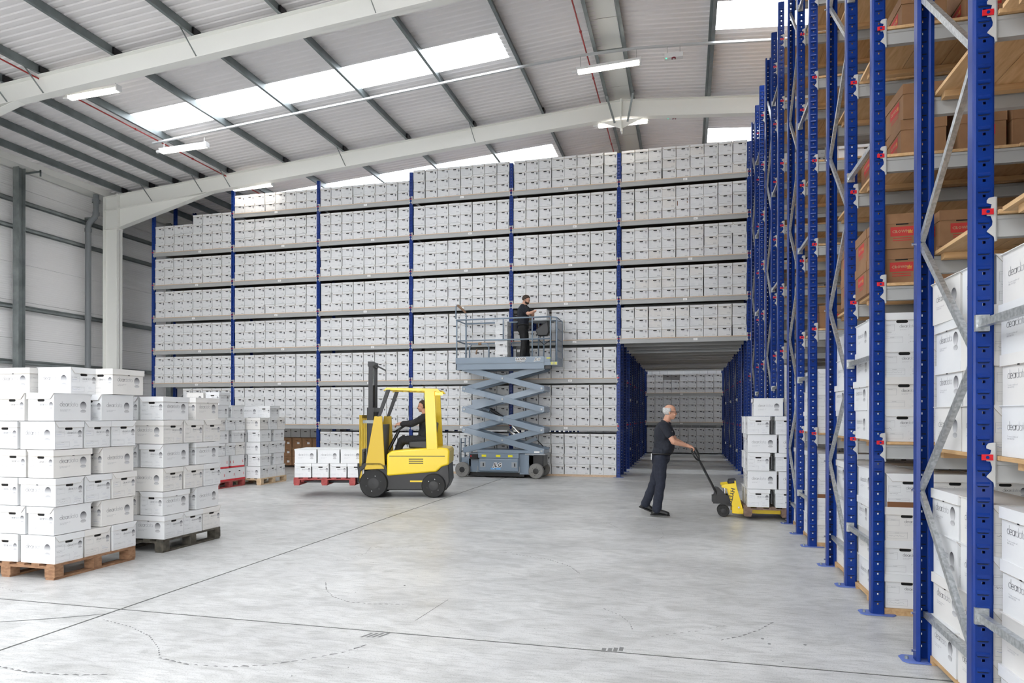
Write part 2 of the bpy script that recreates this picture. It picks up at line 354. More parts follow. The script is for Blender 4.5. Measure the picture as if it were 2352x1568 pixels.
PM = [M['ink'], M['ink2'], M['ink3'], M['logo'], M['inkred'], M['inkblue'], M['tape'], M['paper']]
_callA = text_mb('To scan or archive call\n0800 043 5724', .0125); _callB = text_mb('To scan or archive call\n0800 043 5724', .0072)
_cust = text_mb('Customer', .0085, 'CENTER'); _cont = text_mb('Contents', .0085, 'CENTER')
def long_print():
    p = Print(); w, wd = brand_word(.0265, .0025, 0, 1); p.b.join(w, Matrix.Translation((.335-.055-wd,.142,0)))
    p.b.join(_callA, Matrix.Translation((.335-.055-wd,.104,0)), 1)
    p.disc(.340,.150,.037,.041,26,3); p.disc(.340,.094,.033,.015,18,3,.15,.5); return p
def short_print(var):
    p = Print(); w, wd = brand_word(.0148, .0019, 0, 1, 10); p.b.join(w, Matrix.Translation((.268-wd-.003,.148,0)))
    p.b.join(_callB, Matrix.Translation((.268-wd-.003,.132,0)), 1)
    p.disc(.291,.155,.023,.026,20,3); p.disc(.291,.120,.020,.009,14,3,.15,.5)
    rect_line(p.b,.022,.112,.122,.176,.0012,1); ribbon(p.b,[(.022,.164),(.112,.164)],.0012,1); p.b.join(_cust, Matrix.Translation((.067,.1665,0)), 0)
    rect_line(p.b,.022,.172,.022,.072,.0012,1); ribbon(p.b,[(.022,.061),(.172,.061)],.0012,1); p.b.join(_cont, Matrix.Translation((.095,.063,0)), 0)
    for x, y, sx, sy in ((.212,.018,1,1),(.308,.018,-1,1),(.212,.088,1,-1),(.308,.088,-1,-1)): ribbon(p.b, [(x+.01*sx,y),(x,y),(x,y+.01*sy)], .001, 1)
    for i in range(3): quad2(p.b,.222,.222+random.uniform(.03,.055),.072-i*.009,.0745-i*.009,2)
    for i in range(4): rect_line(p.b,.224+i*.017,.232+i*.017,.026,.032,.0014,1)
    rs = random.Random(var)
    def scrib(x, y, L, mt, hgt=.008):
        pts = [(x,y)]; t = 0
        while t < L: t += rs.uniform(.003,.007); pts.append((x+t, y+rs.uniform(-hgt/2,hgt/2)))
        ribbon(p.b, pts, .0014, mt)
    if var % 4 == 0: scrib(.03,.046,.09,5); scrib(.03,.145,.05,5)
    elif var % 4 == 1: scrib(.035,.042,.11,1,.012); quad2(p.b,.222,.30,.046,.052,2)
    elif var % 4 == 2: scrib(.03,.11,.06,0,.014); scrib(.03,.095,.09,2,.006)
    return p
def body_mesh(m1):
    W, L, H = BW-.020, BL-.020, BH-.004; b = MB()
    # pocketed short ends, plain long sides
    x0, x1 = -W/2, W/2; hz0, hz1, hx = .186, .211, .044; rr = (hz1-hz0)/2; zc = (hz0+hz1)/2
    pill = [(-hx+rr + rr*math.cos(a), zc + rr*math.sin(a)) for a in np.linspace(PI/2, 3*PI/2, 5)] + [(hx-rr + rr*math.cos(a), zc + rr*math.sin(a)) for a in np.linspace(-PI/2, PI/2, 5)]
    for sg in (-1, 1):
        y = sg*L/2; yi = sg*(L/2-.006)
        def P(px, pz, yy=None): return (px*(-sg) if sg > 0 else px, y if yy is None else yy, pz)
        o = [P(x0,0),P(x1,0),P(x1,H),P(x0,H)]; pl = [P(a,c) for a, c in pill]
        base = len(b.v); b.add(o + pl + [P(a,c,yi) for a, c in pill], [])
        i = lambda k: base+4+k
        F = [(base,base+1,i(5),i(4)), (base+1,base+2,i(9),i(8),i(7),i(6),i(5)), (base+2,base+3,i(0),i(9)), (base+3,base,i(4),i(3),i(2),i(1),i(0))]
        b.f += F; b.m += [0]*4
        b.f += [(i(k), i((k+1) % 10), i((k+1) % 10)+10, i(k)+10) for k in range(10)]; b.m += [1]*10
        b.f.append(tuple(i(k)+10 for k in range(10))); b.m.append(2)
    L2 = L/2
    b.add([(x0,-L2,0),(x0,L2,0),(x0,L2,H),(x0,-L2,H)], [(0,3,2,1)], 0); b.add([(x1,-L2,0),(x1,L2,0),(x1,L2,H),(x1,-L2,H)], [(0,1,2,3)], 0)
    b.add([(x0,-L2,0),(x1,-L2,0),(x1,L2,0),(x0,L2,0)], [(0,3,2,1)], 0); b.add([(x0,-L2,H),(x1,-L2,H),(x1,L2,H),(x0,L2,H)], [(0,1,2,3)], 0)
    return b.mesh('archive_box_body', [m1, M['card_edge'], M['dark']])
def lid_mesh(kind, m1):
    """hinged lid: top panel, lip on the +X side, end flaps whose corner is cut off towards the -X hinge (kind 0) or plain lips (kind 1)"""
    W, L, H = BW, BL, BH; t = .0045; b = MB(); z0 = H-LH
    b.box(-W/2, W/2, -L/2, L/2, H-t, H)
    b.box(W/2-t, W/2, -L/2, L/2, z0, H-t)
    for y0, y1 in ((-L/2, -L/2+t), (L/2-t, L/2)):
        if kind == 0: b.prism([(-W/2+.002,H-t),(-W/2+.048,z0),(W/2-t,z0),(W/2-t,H-t)], 'y', y0, y1)
        else: b.box(-W/2+t, W/2-t, y0, y1, z0, H-t)
    if kind == 1: b.box(-W/2, -W/2+t, -L/2, L/2, z0, H-t)
    b.box(W/2-.001, W/2+.0006, -.012, .012, z0-.006, z0+.001, 1)
    for y0 in (-L/2+.0005, L/2-.0005):
        f = [(-W/2+.002,H-.002),(-W/2+.048,z0),(W/2-.002,z0)] if kind == 0 else [(-W/2,z0),(W/2,z0)]
        for p, q in zip(f[:-1], f[1:]): b.bar((p[0],y0,p[1]-.001),(q[0],y0,q[1]-.001),.002,.002,mat=2)
    b.bar((W/2-.0005,-L/2,z0-.001),(W/2-.0005,L/2,z0-.001),.002,.002,mat=2)
    return b.mesh('archive_box_lid', [m1, M['dark'], M['card_edge']])
BODY = [body_mesh(M['card']), body_mesh(M['card2'])]
LID = [lid_mesh(0, M['lid']), lid_mesh(1, M['lid']), lid_mesh(0, M['card2'])]
PRINT = []
for var in range(6):
    P = Print(); e = .0095
    s1 = short_print(var*2); s2 = short_print(var*2+1); lp = long_print()
    s1.place(P, frame_m((-BW/2,-BL/2+e,0),(1,0,0))); s2.place(P, frame_m((BW/2,BL/2-e,0),(-1,0,0)))
    lp.place(P, frame_m((-BW/2+e,BL/2,0),(0,-1,0))); lp.place(P, frame_m((BW/2-e,-BL/2,0),(0,1,0)))
    if var == 5:
        for a, c in ((.06,.105),(.24,.275)): pass
    PRINT.append(P.mesh('archive_box_print', PM))
NBOX = 0; NK = 0
HID = set({0,1,2,3,8,9,10,11,12,13,14,15,16,17,18,19,20,21,22,23,32,33,34,35,36,37,38,39,44,45,46,47,48,49,50,51,52,53,54,55,56,57,58,59,68,69,70,71,80,81,82,84,85,86,96,97,98,114,120,121,122,131,132,133,135,136,140,141,149,150,151,152,153,156,159,160,161,162,163,164,165,166,167,168,169,171,172,173,174,175,176,177,178,183,184,185,186,187,188,189,190,191,192,193,194,195,196,197,198,199,200,201,202,205,206,207,208,212,213,214,220,225,229,234,243,247,248,252,256,257,261,265,266,270,274,275,279,280,284,285,289,293,294,298,302,303,304,308,309,312,313,317,321,322,323,332,336,341,345,350,358,360,362,364}); HIDK = set({0,1,2,3,4,5,6,7,8,15,18,19,21,22,23,30,32,33,34,35,36,44,45,46,47,51,52,53,54,57,58,59,61,62,63})   # boxes buried inside the stacks: joined into one mesh
class _Null:
    scale = None
def abox(x, y, z, rz, label, group, var=None, tilt=(0,0), lid=None, warm=None):
    """one archive box: body, lid and print; origin at the centre of its base; rz turns the short end (-Y) to face another way"""
    global NBOX
    rs = random.Random(NBOX*13+5); NBOX += 1
    if NBOX-1 in HID:
        SH.add(TN, x, y, z, rz); return _Null()
    v = rs.randrange(6) if var is None else var; w = rs.random() < .3 if warm is None else warm
    o = link('archive_box', BODY[1 if w else 0], None, (x,y,z), (tilt[0],tilt[1],rz), label=label, cat='box', group=group)#IDX
    link('lid', LID[(2 if w else 0) if lid is None else lid], o); link('print', PRINT[v], o)
    return o
# small-scale print and box for the tall racking
RW, RL, RH = .337, .42, .262
def far_print(var):
    rs = random.Random(var+40); p = Print(); k = RW/BW
    w, wd = brand_word(.0145, .0024, 1, 2, 7); p.b.join(w, Matrix.Translation((.262-wd,.152,0)))
    quad2(p.b,.262-wd,.25,.136,.140,2); quad2(p.b,.262-wd,.235,.126,.130,2)
    p.disc(.286,.158,.021,.023,12,3); p.disc(.286,.127,.018,.008,8,3,.15,.5)
    rect_line(p.b,.02,.11,.125,.176,.0016,2); rect_line(p.b,.02,.165,.02,.068,.0016,2)
    quad2(p.b,.215,.215+rs.uniform(.06,.085),.028,.038,1); quad2(p.b,.215,.27,.062,.066,2)
    def scrib(x, y, L, mt, hg):
        pts = [(x,y)]; t = 0
        while t < L: t += rs.uniform(.006,.012); pts.append((x+t, y+rs.uniform(-hg/2,hg/2)))
        ribbon(p.b, pts, .0022, mt)
    scrib(.03,.045,rs.uniform(.04,.11),rs.choice([1,2,5,2]),.012)
    if var % 2: scrib(.03,.145,rs.uniform(.03,.06),rs.choice([2,5,2]),.012)
    if var % 3 == 0: scrib(.03,.10,rs.uniform(.05,.1),2,.01)
    if var == 7: rect_line(p.b,.03,.13,.03,.08,.004,4)
    if var == 8:
        quad2(p.b,.03,.05,.03,.15,6); quad2(p.b,.27,.29,.09,.21,6)
    return p
def far_body():
    W, L, H = RW-.009, RL-.016, RH-.004; b = MB(); b.box(-W/2,W/2,-L/2,L/2,0,H,0)
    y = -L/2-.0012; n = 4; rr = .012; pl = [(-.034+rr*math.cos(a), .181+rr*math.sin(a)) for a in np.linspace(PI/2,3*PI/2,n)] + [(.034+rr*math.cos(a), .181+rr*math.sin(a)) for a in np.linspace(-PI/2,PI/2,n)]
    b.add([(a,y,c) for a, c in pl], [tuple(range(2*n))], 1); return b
def far_lid(kind):
    W, L, H, t = RW, RL, RH, .005; z0 = H-.058; b = MB(); b.box(-W/2,W/2,-L/2,L/2,H-t,H); b.box(-W/2,-W/2+t,-L/2,L/2,z0,H-t) if kind != 1 else b.box(W/2-t,W/2,-L/2,L/2,z0,H-t)
    f = {0: [(-W/2+t,H-t),(-W/2+t,z0),(W/2-.045,z0),(W/2-.004,H-t)], 1: [(-W/2+.004,H-t),(-W/2+.045,z0),(W/2-t,z0),(W/2-t,H-t)], 2: [(-W/2+t,H-t),(-W/2+t,z0),(W/2-t,z0),(W/2-t,H-t)]}[kind]
    b.prism(f, 'y', -L/2, -L/2+t)
    for p, q in zip(f[:-1], f[1:]):
        b.bar((p[0],-L/2+.001,p[1]-.0015),(q[0],-L/2+.001,q[1]-.0015),.006,.007,mat=1)
    return b
FP = [far_print(v) for v in range(9)]
FPm = []; _fpmb = []
for p in FP:
    P = Print(); p.place(P, frame_m((-RW/2,-RL/2+.0075,0),(1,0,0))); FPm.append(P.mesh('box_print', PM)); _fpmb.append(P)
_fb = far_body(); FB = [_fb.mesh('box_body', [M['card'],M['dark']]), _fb.mesh('box_body', [M['card2'],M['dark']])]
_fl = [far_lid(k) for k in range(3)]; FL = [l.mesh('box_lid', [M['lid'], M['card_edge']]) for l in _fl]
_ajar = MB().join(_fl[0], Matrix.Translation((-RW/2,0,RH)) @ Matrix.Rotation(math.radians(-9),4,'Y') @ Matrix.Translation((RW/2,0,-RH+.01)))
FLajar = _ajar.mesh('box_lid_ajar', [M['lid'], M['card_edge']])
def rbox(x, y, z, label, group, rs, ajar=False):
    o = link('archive_box', FB[1 if rs.random() < .22 else 0], None, (x,y,z), (0,0,rs.uniform(-.02,.02)), label=label, cat='box', group=group)
    link('lid', FLajar if ajar else FL[rs.choice([0,0,0,1,2,2])], o); v = rs.randrange(7)
    if rs.random() < .03: v = rs.choice([7,8])
    link('print', FPm[v], o); return o
class StuffBoxes:
    """many boxes joined into one mesh"""
    def __init__(s): s.V = []; s.F = []; s.Mi = []; s.n = 0; s.tmpl = []
    def templ(s, simple=False):
        out = []
        for v in range(7):
            b = MB(); b.join(_fb); 
            lid = _fl[[0,0,1,2,0,2,0][v]]; k0 = len(b.m); b.join(lid); b.m[k0:] = [2 if q == 0 else 10 for q in b.m[k0:]]
            if not simple:
                pb = _fpmb[v]
                # cheap print: keep non-lettering, letters thinned to bars
                b.join(pb.b); 
                for i in range(len(pb.b.m)): b.m[-len(pb.b.m)+i] = {0:3,1:4,2:5,3:6,4:7,5:8,6:9,7:9}[pb.b.m[i]]
            out.append((np.array(b.v), b.f, b.m))
        return out
    def add(s, t, x, y, z, rz=0):
        v, f, mi = t; c, sn = math.cos(rz), math.sin(rz)
        w = v.copy(); w[:,0] = v[:,0]*c - v[:,1]*sn + x; w[:,1] = v[:,0]*sn + v[:,1]*c + y; w[:,2] += z
        s.V.append(w); s.F += [tuple(i+s.n for i in q) for q in f]; s.Mi += mi; s.n += len(v)
    def build(s, name, mats=None, **kw):
        if not s.V: return None
        me = bpy.data.meshes.new(name); me.from_pydata(np.concatenate(s.V).tolist(), [], s.F)
        for mt in mats or (M['card'], M['dark'], M['lid'], M['ink'], M['ink2'], M['ink3'], M['ink'], M['inkred'], M['inkblue'], M['tape'], M['card_edge']): me.materials.append(mt)
        me.polygons.foreach_set('material_index', s.Mi); me.update(); return link(name, me, None, kind='stuff', **kw)
# brown boxes
def kraft_meshes():
    W, L, H = .33, .44, .28; b = MB(); b.box(-W/2+.005,W/2-.005,-L/2+.005,L/2-.005,0,H-.004,0)
    b.box(-.045,.045,-L/2+.0042,-L/2+.006,.19,.212,1)
    l = MB(); t = .005; l.box(-W/2,W/2,-L/2,L/2,H-t,H); l.box(-W/2,-W/2+t,-L/2,L/2,H-.08,H-t); l.box(W/2-t,W/2,-L/2,L/2,H-.08,H-t); l.box(-W/2+t,W/2-t,-L/2,-L/2+t,H-.08,H-t); l.box(-W/2+t,W/2-t,L/2-t,L/2,H-.08,H-t)
    p = MB()
    def panel(w, h, ox, oz):
        q = MB(); quad2(q,ox,ox+w,oz,oz+h,0); tx = text_mb('CROWN', h*.42, bold=True); tx.v = [(a+ox+w*.07,c+oz+h*.36,.0004) for a,c,_ in tx.v]; tx.m = [1]*len(tx.f); q.join(tx)
        cx, cz, k = ox+w*.84, oz+h*.5, h*.22
        q.add([(cx-k,cz-k,.0004),(cx+k,cz-k,.0004),(cx+k,cz-k*.7,.0004),(cx-k,cz-k*.7,.0004)],[(0,1,2,3)],2)
        q.add([(cx-k*.9,cz-k*.55,.0004),(cx+k*.9,cz-k*.55,.0004),(cx+k*1.1,cz+k*.6,.0004),(cx+k*.5,cz,.0004),(cx,cz+k,.0004),(cx-k*.5,cz,.0004),(cx-k*1.1,cz+k*.6,.0004)],[(0,1,2,3,4,5,6)],2)
        for i in range(2): quad2(q,ox+w*.1,ox+w*.9,oz-.02-i*.018,oz-.013-i*.018,0)
        return q
    p.join(panel(.17,.075,.08,.10), frame_m((-W/2,-L/2+.005,0),(1,0,0)))
    for o_, u in (((-W/2+.005,L/2,0),(0,-1,0)),((W/2-.005,-L/2,0),(0,1,0))): p.join(panel(.22,.085,.12,.10), frame_m(o_,u))
    return b.mesh('brown_box_body',[M['kraft'],M['dark']]), l.mesh('brown_box_lid',[M['kraft']]), p.mesh('brown_box_print',[M['kraft_print'],M['kraft_text'],M['gold']])
KB, KL, KP = kraft_meshes()
_b = MB(); quad2(_b,.17,.25,.09,.15,0); quad2(_b,.18,.24,.125,.132,1); quad2(_b,.18,.22,.108,.114,1); _c = MB().join(_b, frame_m((-.165,-.215,0),(1,0,0))); KPL = _c.mesh('white_label', [M['paper'],M['ink']])
def kbox(x, y, z, rz, label, group='brown boxes on the racking beside the aisle', lab=False):
    global NK
    NK += 1
    if NK-1 in HIDK:
        SK.add(TK, x, y, z, rz); return _Null()
    o = link('cardboard_box', KB, None, (x,y,z), (0,0,rz), label=label, cat='box', group=group)#IDK
    link('lid', KL, o); link('print', KPL if lab else KP, o); return o
SH = StuffBoxes(); SK = StuffBoxes()
_t = MB(); _t.box(-BW/2+.01,BW/2-.01,-BL/2+.01,BL/2-.01,0,BH-.06,0); _t.box(-BW/2,BW/2,-BL/2,BL/2,BH-.06,BH,2); TN = (np.array(_t.v), _t.f, _t.m)
_t = MB(); _t.box(-.16,.16,-.215,.215,0,.20,0); _t.box(-.165,.165,-.22,.22,.20,.28,0); TK = (np.array(_t.v), _t.f, _t.m)
# ------------------------------------------------------------------ pallets
def pallet(x0, x1, y0, y1, mt, label, z=0):
    """wooden pallet with three bottom runners along Y ... boards and blocks are parts of their own"""
    o = empty('wooden_pallet', ((x0+x1)/2,(y0+y1)/2,z), label=label, cat='pallet'); w = (x1-x0)/2; d = (y1-y0)/2
    for i in range(7):
        c = -w + .05 + i*(2*w-.1)/6; MB().box(c-.048,c+.048,-d,d,.128,.150).build('deck_board', mt, o)
    for c in (-d+.05, 0, d-.05): MB().box(-w,w,c-.048,c+.048,.106,.128).build('stringer_board', mt, o)
    for cx in (-w+.06, 0, w-.06):
        for cy in (-d+.05, 0, d-.05): MB().box(cx-.06,cx+.06,cy-.05,cy+.05,.022,.106).build('block', mt, o)
    for c in (-w+.06, 0, w-.06): MB().box(c-.05,c+.05,-d,d,0,.022).build('bottom_board', mt, o)
    return o
# ------------------------------------------------------------------ building shell
YF, YB = -16.0, 42.0                      # open front, back wall
XL, XR = -17.9, 14.7; XRIDGE = -1.6; ZR = 9.536; SL = .0775
def zroof(x): return ZR - SL*abs(x-XRIDGE)
FR = [-12.6, -6.6, -0.6, 5.4, 11.4, 17.4, 23.4, 29.4, 35.4, 41.4]
# floor: ground plate with slabs on it
fl = MB().box(XL-.3, XR+.3, YF-25, YB+.3, -.25, -.003).build('floor', M['joint'], kind='structure')
fl_label = 'pale grey power-floated concrete floor cut into slabs'
xs = [XL, -10.5, -4.51, 1.97, 7.97, XR]; ys = [YF-24, -13.6, -7.6, -1.6, 4.66, 10.95, 16.95, 22.95, 28.95, 34.95, YB]
for i in range(len(xs)-1):
    for j in range(len(ys)-1):
        g = .012
        MB().box(xs[i]+g, xs[i+1]-g, ys[j]+g, ys[j+1]-g, -.012, 0).build('slab', M['concrete'], fl)
# tyre marks: worn prints on the concrete
tm = MB()
def tri(x, y, a, s):
    c, n = math.cos(a), math.sin(a); tm.add([(x+c*s*u-n*s*v, y+n*s*u+c*s*v, .0008) for u, v in ((-1,-.28),(.9,-.35),(.5,.1),(-.5,.35))], [(0,1,2,3)], 0)
def track(pts, step, s):
    P = [Vector(p) for p in pts]
    for a, b in zip(P[:-1], P[1:]):
        d = b-a; n = max(1, int(d.length/step))
        for k in range(n):
            q = a + d*k/n; tri(q.x, q.y, math.atan2(d.y, d.x)+random.uniform(-.2,.2), s*1.5*random.uniform(.6,1.2))
def arc(cx, cy, r, a0, a1, n=14): return [(cx+r*math.cos(math.radians(t)), cy+r*math.sin(math.radians(t))) for t in np.linspace(a0, a1, n)]
def px(x, y):
    u = (x-1176)/FPX; d = FPX*EYE/(y-953.6); return (d*(CS*u-SN), d*(SN*u+CS))
for pl, st, s in (([(0,1532),(60,1544),(130,1550),(200,1551),(260,1550)], .052,.020), ([(240,1425),(300,1440),(345,1462),(366,1490),(368,1510)], .045,.012),
    ([(370,1512),(430,1526),(520,1532),(610,1528),(700,1515),(790,1498),(850,1478)], .055,.020), ([(749,1338),(751,1355),(765,1370),(800,1382),(850,1387),(940,1388)], .045,.013),
    ([(852,1257),(840,1272),(800,1283),(762,1288)],.05,.010), ([(852,1257),(950,1258),(1100,1266),(1200,1270)],.06,.009), ([(1180,1272),(1260,1284),(1310,1300),(1335,1318)],.045,.013),
    ([(1390,1398),(1425,1412),(1448,1430),(1455,1448)],.045,.012), ([(1660,1468),(1700,1460),(1745,1445),(1780,1425)],.055,.016), ([(1500,1460),(1600,1448),(1680,1432)],.06,.010),
    ([(1340,1192),(1400,1202),(1432,1218)],.05,.010), ([(1480,1200),(1520,1215),(1525,1230),(1505,1245)],.05,.009), ([(0,1350),(30,1358),(60,1362)],.05,.01), ([(520,1262),(600,1250),(700,1245)],.08,.008)):
    track([px(*p) for p in pl], st, s)
for cx, cy in ((1388,1497),(1402,1497),(1415,1496),(1428,1495)):
    a = Vector(px(cx,cy-6)); tm.box(a.x-.014,a.x+.014,a.y-.045,a.y+.03,.0002,.0010)
for i in range(4):
    a = Vector(px(838+i*13,1458)); tm.add([(a.x-.012,a.y-.06,.0008),(a.x+.01,a.y-.06,.0008),(a.x+.05,a.y+.05,.0008),(a.x+.028,a.y+.05,.0008)], [(0,1,2,3)], 0)
for cx, cy in ((1768,1478),(1850,1480),(1752,1466),(930,1345),(2150,1440)):
    a = Vector(px(cx,cy)); tm.ell((a.x,a.y,.003),(.012,.008,.004),6,4)
for k in range(70):
    a = Vector(px(random.uniform(30,2000), random.uniform(1200,1560))); tri(a.x,a.y,random.uniform(0,6),random.uniform(.004,.012))
cr = MB(); ribbon(cr,[px(-60,1434),px(120,1422),px(245,1411)],.014); ribbon(cr,[px(1030,1377),px(955,1425)],.004); cr.v = [(a,c,.0009) for a,c,_ in cr.v]; cr.build('saw_cut', M['joint'], fl)
tm.build('tyre_mark', M['mark'], fl, kind='stuff')
# roof sheets: ribbed liner, one metre wide, rooflights as windows
def rib_sheet(name, xa, xb, y0, y1, parent, dz=.20):
    b = MB(); prof = []; n = 6; p = (y1-y0)/n
    for k in range(n):
        q = y0 + k*p; prof += [(q,0),(q+p*.60,0),(q+p*.72,.022),(q+p*.88,.022)]
    prof.append((y1,0)); vs = []
    for x in (xa, xb): vs += [(x, y, zroof(x)+dz+h) for y, h in prof]
    k = len(prof); b.add(vs, [(i,i+1,i+1+k,i+k) for i in range(k-1)]); return b.build(name, M['sheet'], parent)
ceil_ = [MB().box(XRIDGE-.3,XRIDGE+.3,YF,YB,ZR+.262,ZR+.272).build('ceiling', M['sheet'], kind='structure')]
cl = ceil_[0]
y = -16.28; nwin = 0; rows = []
while y < YB: rows.append(y); y += 1.0
y0s = [round(v*1000)/1000 for v in rows]
for yy in y0s:
    ph = (yy - 13.72) % 6.0
    sky = min(ph, 6-ph) < .01 or (yy < 3 and min(abs(ph-5), abs(ph-1)) < .01)  # second term: extra unseen rooflights behind the camera, added for more light
    for side in (0, 1):
        if side == 0: eave, s0, s1 = XL, -13.22, -3.83
        else: eave, s0, s1 = XR, 11.6, .53
        if sky:
            rib_sheet('roof_sheet', eave, s0, yy, yy+1, cl); rib_sheet('roof_sheet', s1, XRIDGE, yy, yy+1, cl)
            nwin += 1; b = MB(); x0, x1 = min(s0,s1), max(s0,s1)
            b.prism([(x0,zroof(x0)+.215),(x1,zroof(x1)+.215),(x1,zroof(x1)+.218),(x0,zroof(x0)+.218)], 'y', yy, yy+1)
            b.build('window_%d' % nwin, M['skylight'], kind='structure')
            ang = math.atan(SL)*(-1 if side == 0 else 1)
            portal('rooflight_portal', ((x0+x1)/2, yy+.5, zroof((x0+x1)/2)+.26), (x1-x0, 1.0), (0, ang, 0))
        else: rib_sheet('roof_sheet', eave, XRIDGE, yy, yy+1, cl)
# outer skin over the liner keeps the sky out of the joints
# purlins: Z sections on top of the rafters
def purlin(x):
    z = zroof(x); b = MB(); b.box(x-.004,x+.004,YF,YB,z+.012,z+.188); b.box(x-.06,x+.004,YF,YB,z+.188,z+.198); b.box(x-.004,x+.062,YF,YB,z+.002,z+.012); return b.build('purlin', M['galv_dark'], cl)
for y in np.arange(YF, YB-1, 3.0): MB().prism([(-1.93,ZR+.185),(-1.34,ZR+.185),(-1.34,ZR+.19),(-1.93,ZR+.19)],'y',y+.01,min(y+2.99,YB)).build('ridge_panel', M['white_steel'], cl)
PX = [-16.75,-15.75,-14.9,-13.98,-13.02,-11.17,-9.3,-7.4,-5.5,-3.62,-1.95,-1.32,.5,2.4,4.3,6.2,8.1,9.9,10.9,11.8,12.7,13.5]
for x in PX: purlin(x)
for f in FR[1:]:
    for x in PX[:12]:
        if -17 < x < -2.2:
            z = zroof(x); MB().box(x-.01,x+.05,f-.1,f+.1,z,z+.17).build('purlin_cleat', M['blacksteel'], cl)
for y in np.arange(YF+1, YB, 3.0): MB().bar((-1.95,y,zroof(-1.95)+.08),(-1.32,y,zroof(-1.32)+.08),.02,.02).build('ridge_tie', M['galv_rail'], cl)
# portal frames
def ibeam(b, p, q, depth, width, t=.012, tw=.01):
    p = Vector(p); q = Vector(q); dn = Vector((0,0,-1))
    b.prism([(p.x,p.z),(q.x,q.z),(q.x,q.z-depth),(p.x,p.z-depth)], 'y', p.y-tw/2, p.y+tw/2)
    for o in (0, depth-t): b.prism([(p.x,p.z-o),(q.x,q.z-o),(q.x,q.z-o-t),(p.x,p.z-o-t)], 'y', p.y-width/2, p.y+width/2)
XC0, XC1 = -17.42, -16.90
for k, f in enumerate(FR):
    pf = empty('portal_frame', (0,f,0), kind='structure', label='white painted steel portal frame with haunched rafters')
    ml = .43
    for sg, xe, xc in ((1, XC0, XC1), (-1, 2*XRIDGE-XC0, 2*XRIDGE-XC1)):
        b = MB(); ibeam(b, (xe,0,zroof(xe)), (XRIDGE,0,ZR), ml, .2); b.build('rafter', M['white_steel'], pf)
        hx = xc + sg*3.3; hz = zroof(xc); b = MB(); ze = 7.32
        b.prism([(xc,hz-ml+.01),(hx,zroof(hx)-ml+.01),(xc,ze)], 'y', -.005, .005)
        b.prism([(xc,ze),(hx,zroof(hx)-ml-.005),(hx,zroof(hx)-ml+.012),(xc,ze+.014)], 'y', -.1, .1); b.build('haunch', M['white_steel'], pf)
        b = MB(); top = zroof(xe); x0, x1 = min(xe,xc), max(xe,xc)
        b.box(x0,x1,-.006,.006,0,top); b.box(x0,x0+.016,-.11,.11,0,top); b.box(x1-.016,x1,-.11,.11,0,top)
        b.box(x0+.016,x1-.016,-.1,.1,ze-.01,ze+.005); b.box(x0-.02,x1+.02,-.13,.13,0,.02)
        b.build('column', M['white_steel'], pf)
        b = MB(); b.box(*(sorted((xc,xc+sg*.022))),-.11,.11,ze-.05,hz+.02)
        for zz in np.arange(ze+.05,hz-.05,.13):
            for yy in (-.05,.05): b.cyl((xc+sg*.022,yy,zz),(xc+sg*.036,yy,zz),.014,6)
        b.build('end_plate', M['white_steel'], pf)
        for px_ in ((-15.75,-13.98,-13.02,-9.3,-5.5) if sg == 1 else ()):
            z = zroof(px_); MB().bar((px_,-.42,z+.02),(px_+.05,-.02,z-ml+.06),.035,.006,(1,0,0)).build('fly_brace', M['galv_rail'], pf)
    b = MB(); b.prism([(XRIDGE-.55,ZR-ml-.045),(XRIDGE+.55,ZR-ml-.045),(XRIDGE,ZR-ml-.27)], 'y', -.005,.005); b.box(XRIDGE-.016,XRIDGE+.016,-.11,.11,ZR-.80,ZR+.02)
    b.build('apex_plate', M['white_steel'], pf)
    for sx in (-1, 1): MB().bar((XRIDGE+sx*.34,-.45,ZR+.03),(XRIDGE+sx*.16,-.03,ZR-.55),.05,.008,(0,1,0)).build('fly_brace', M['galv_rail'], pf)
# side wall: horizontal liner panels, rails and posts
def side_wall(name, X, sg):
    wl = MB().box(X-.14 if sg > 0 else X+.03, X-.03 if sg > 0 else X+.14, YF, YB, -.2, 8.6).build(name, M['backdark'], kind='structure')
    zs = [0,.58,1.62,2.66,3.70,4.74,5.78,6.82,7.86,8.55]
    yy = YF
    edges = [YF, -12.6, -9.6, -6.6, -3.6, -.6, 2.4, 5.4, 8.4, 11.4, 14.75, 17.4, 20.4, 23.4, 26.4, 29.4, 32.4, 35.4, 38.4, YB]
    for a, c in zip(edges[:-1], edges[1:]):
        for z0, z1 in zip(zs[:-1], zs[1:]):
            MB().box(X-.03 if sg > 0 else X, X if sg > 0 else X+.03, a+.003, c-.003, z0+.004, z1-.004).build('wall_panel', M['wall'], wl)
    for z in (1.5, 3.05, 4.57, 6.76, 7.49):
        b = MB(); b.box(min(X,X+sg*.16),max(X,X+sg*.16),YF,YB,z-.005,z+.005); b.box(min(X+sg*.15,X+sg*.16),max(X+sg*.15,X+sg*.16),YF,YB,z-.07,z+.005); b.box(min(X,X+sg*.01),max(X,X+sg*.01),YF,YB,z-.07,z+.07); b.build('wall_rail', M['galv_rail'], wl)
    for y in (2.4, 8.4, 14.75, 20.4, 26.4, 32.4):
        b = MB(); x0, x1 = min(X+sg*.16,X+sg*.36), max(X+sg*.16,X+sg*.36); b.box(x0,x1,y-.1,y-.09,0,8.5); b.box(x0,x1,y+.09,y+.1,0,8.5); b.box((x0+x1)/2-.005,(x0+x1)/2+.005,y-.09,y+.09,0,8.5)
        b.build('wall_post', M['galv_rail'], wl)
    return wl
side_wall('wall_left', XL, 1); side_wall('wall_right', XR, -1)
wb_ = MB().box(XL-.14,XR+.14,YB,YB+.12,-.2,10).build('wall_back', M['wall'], kind='structure')
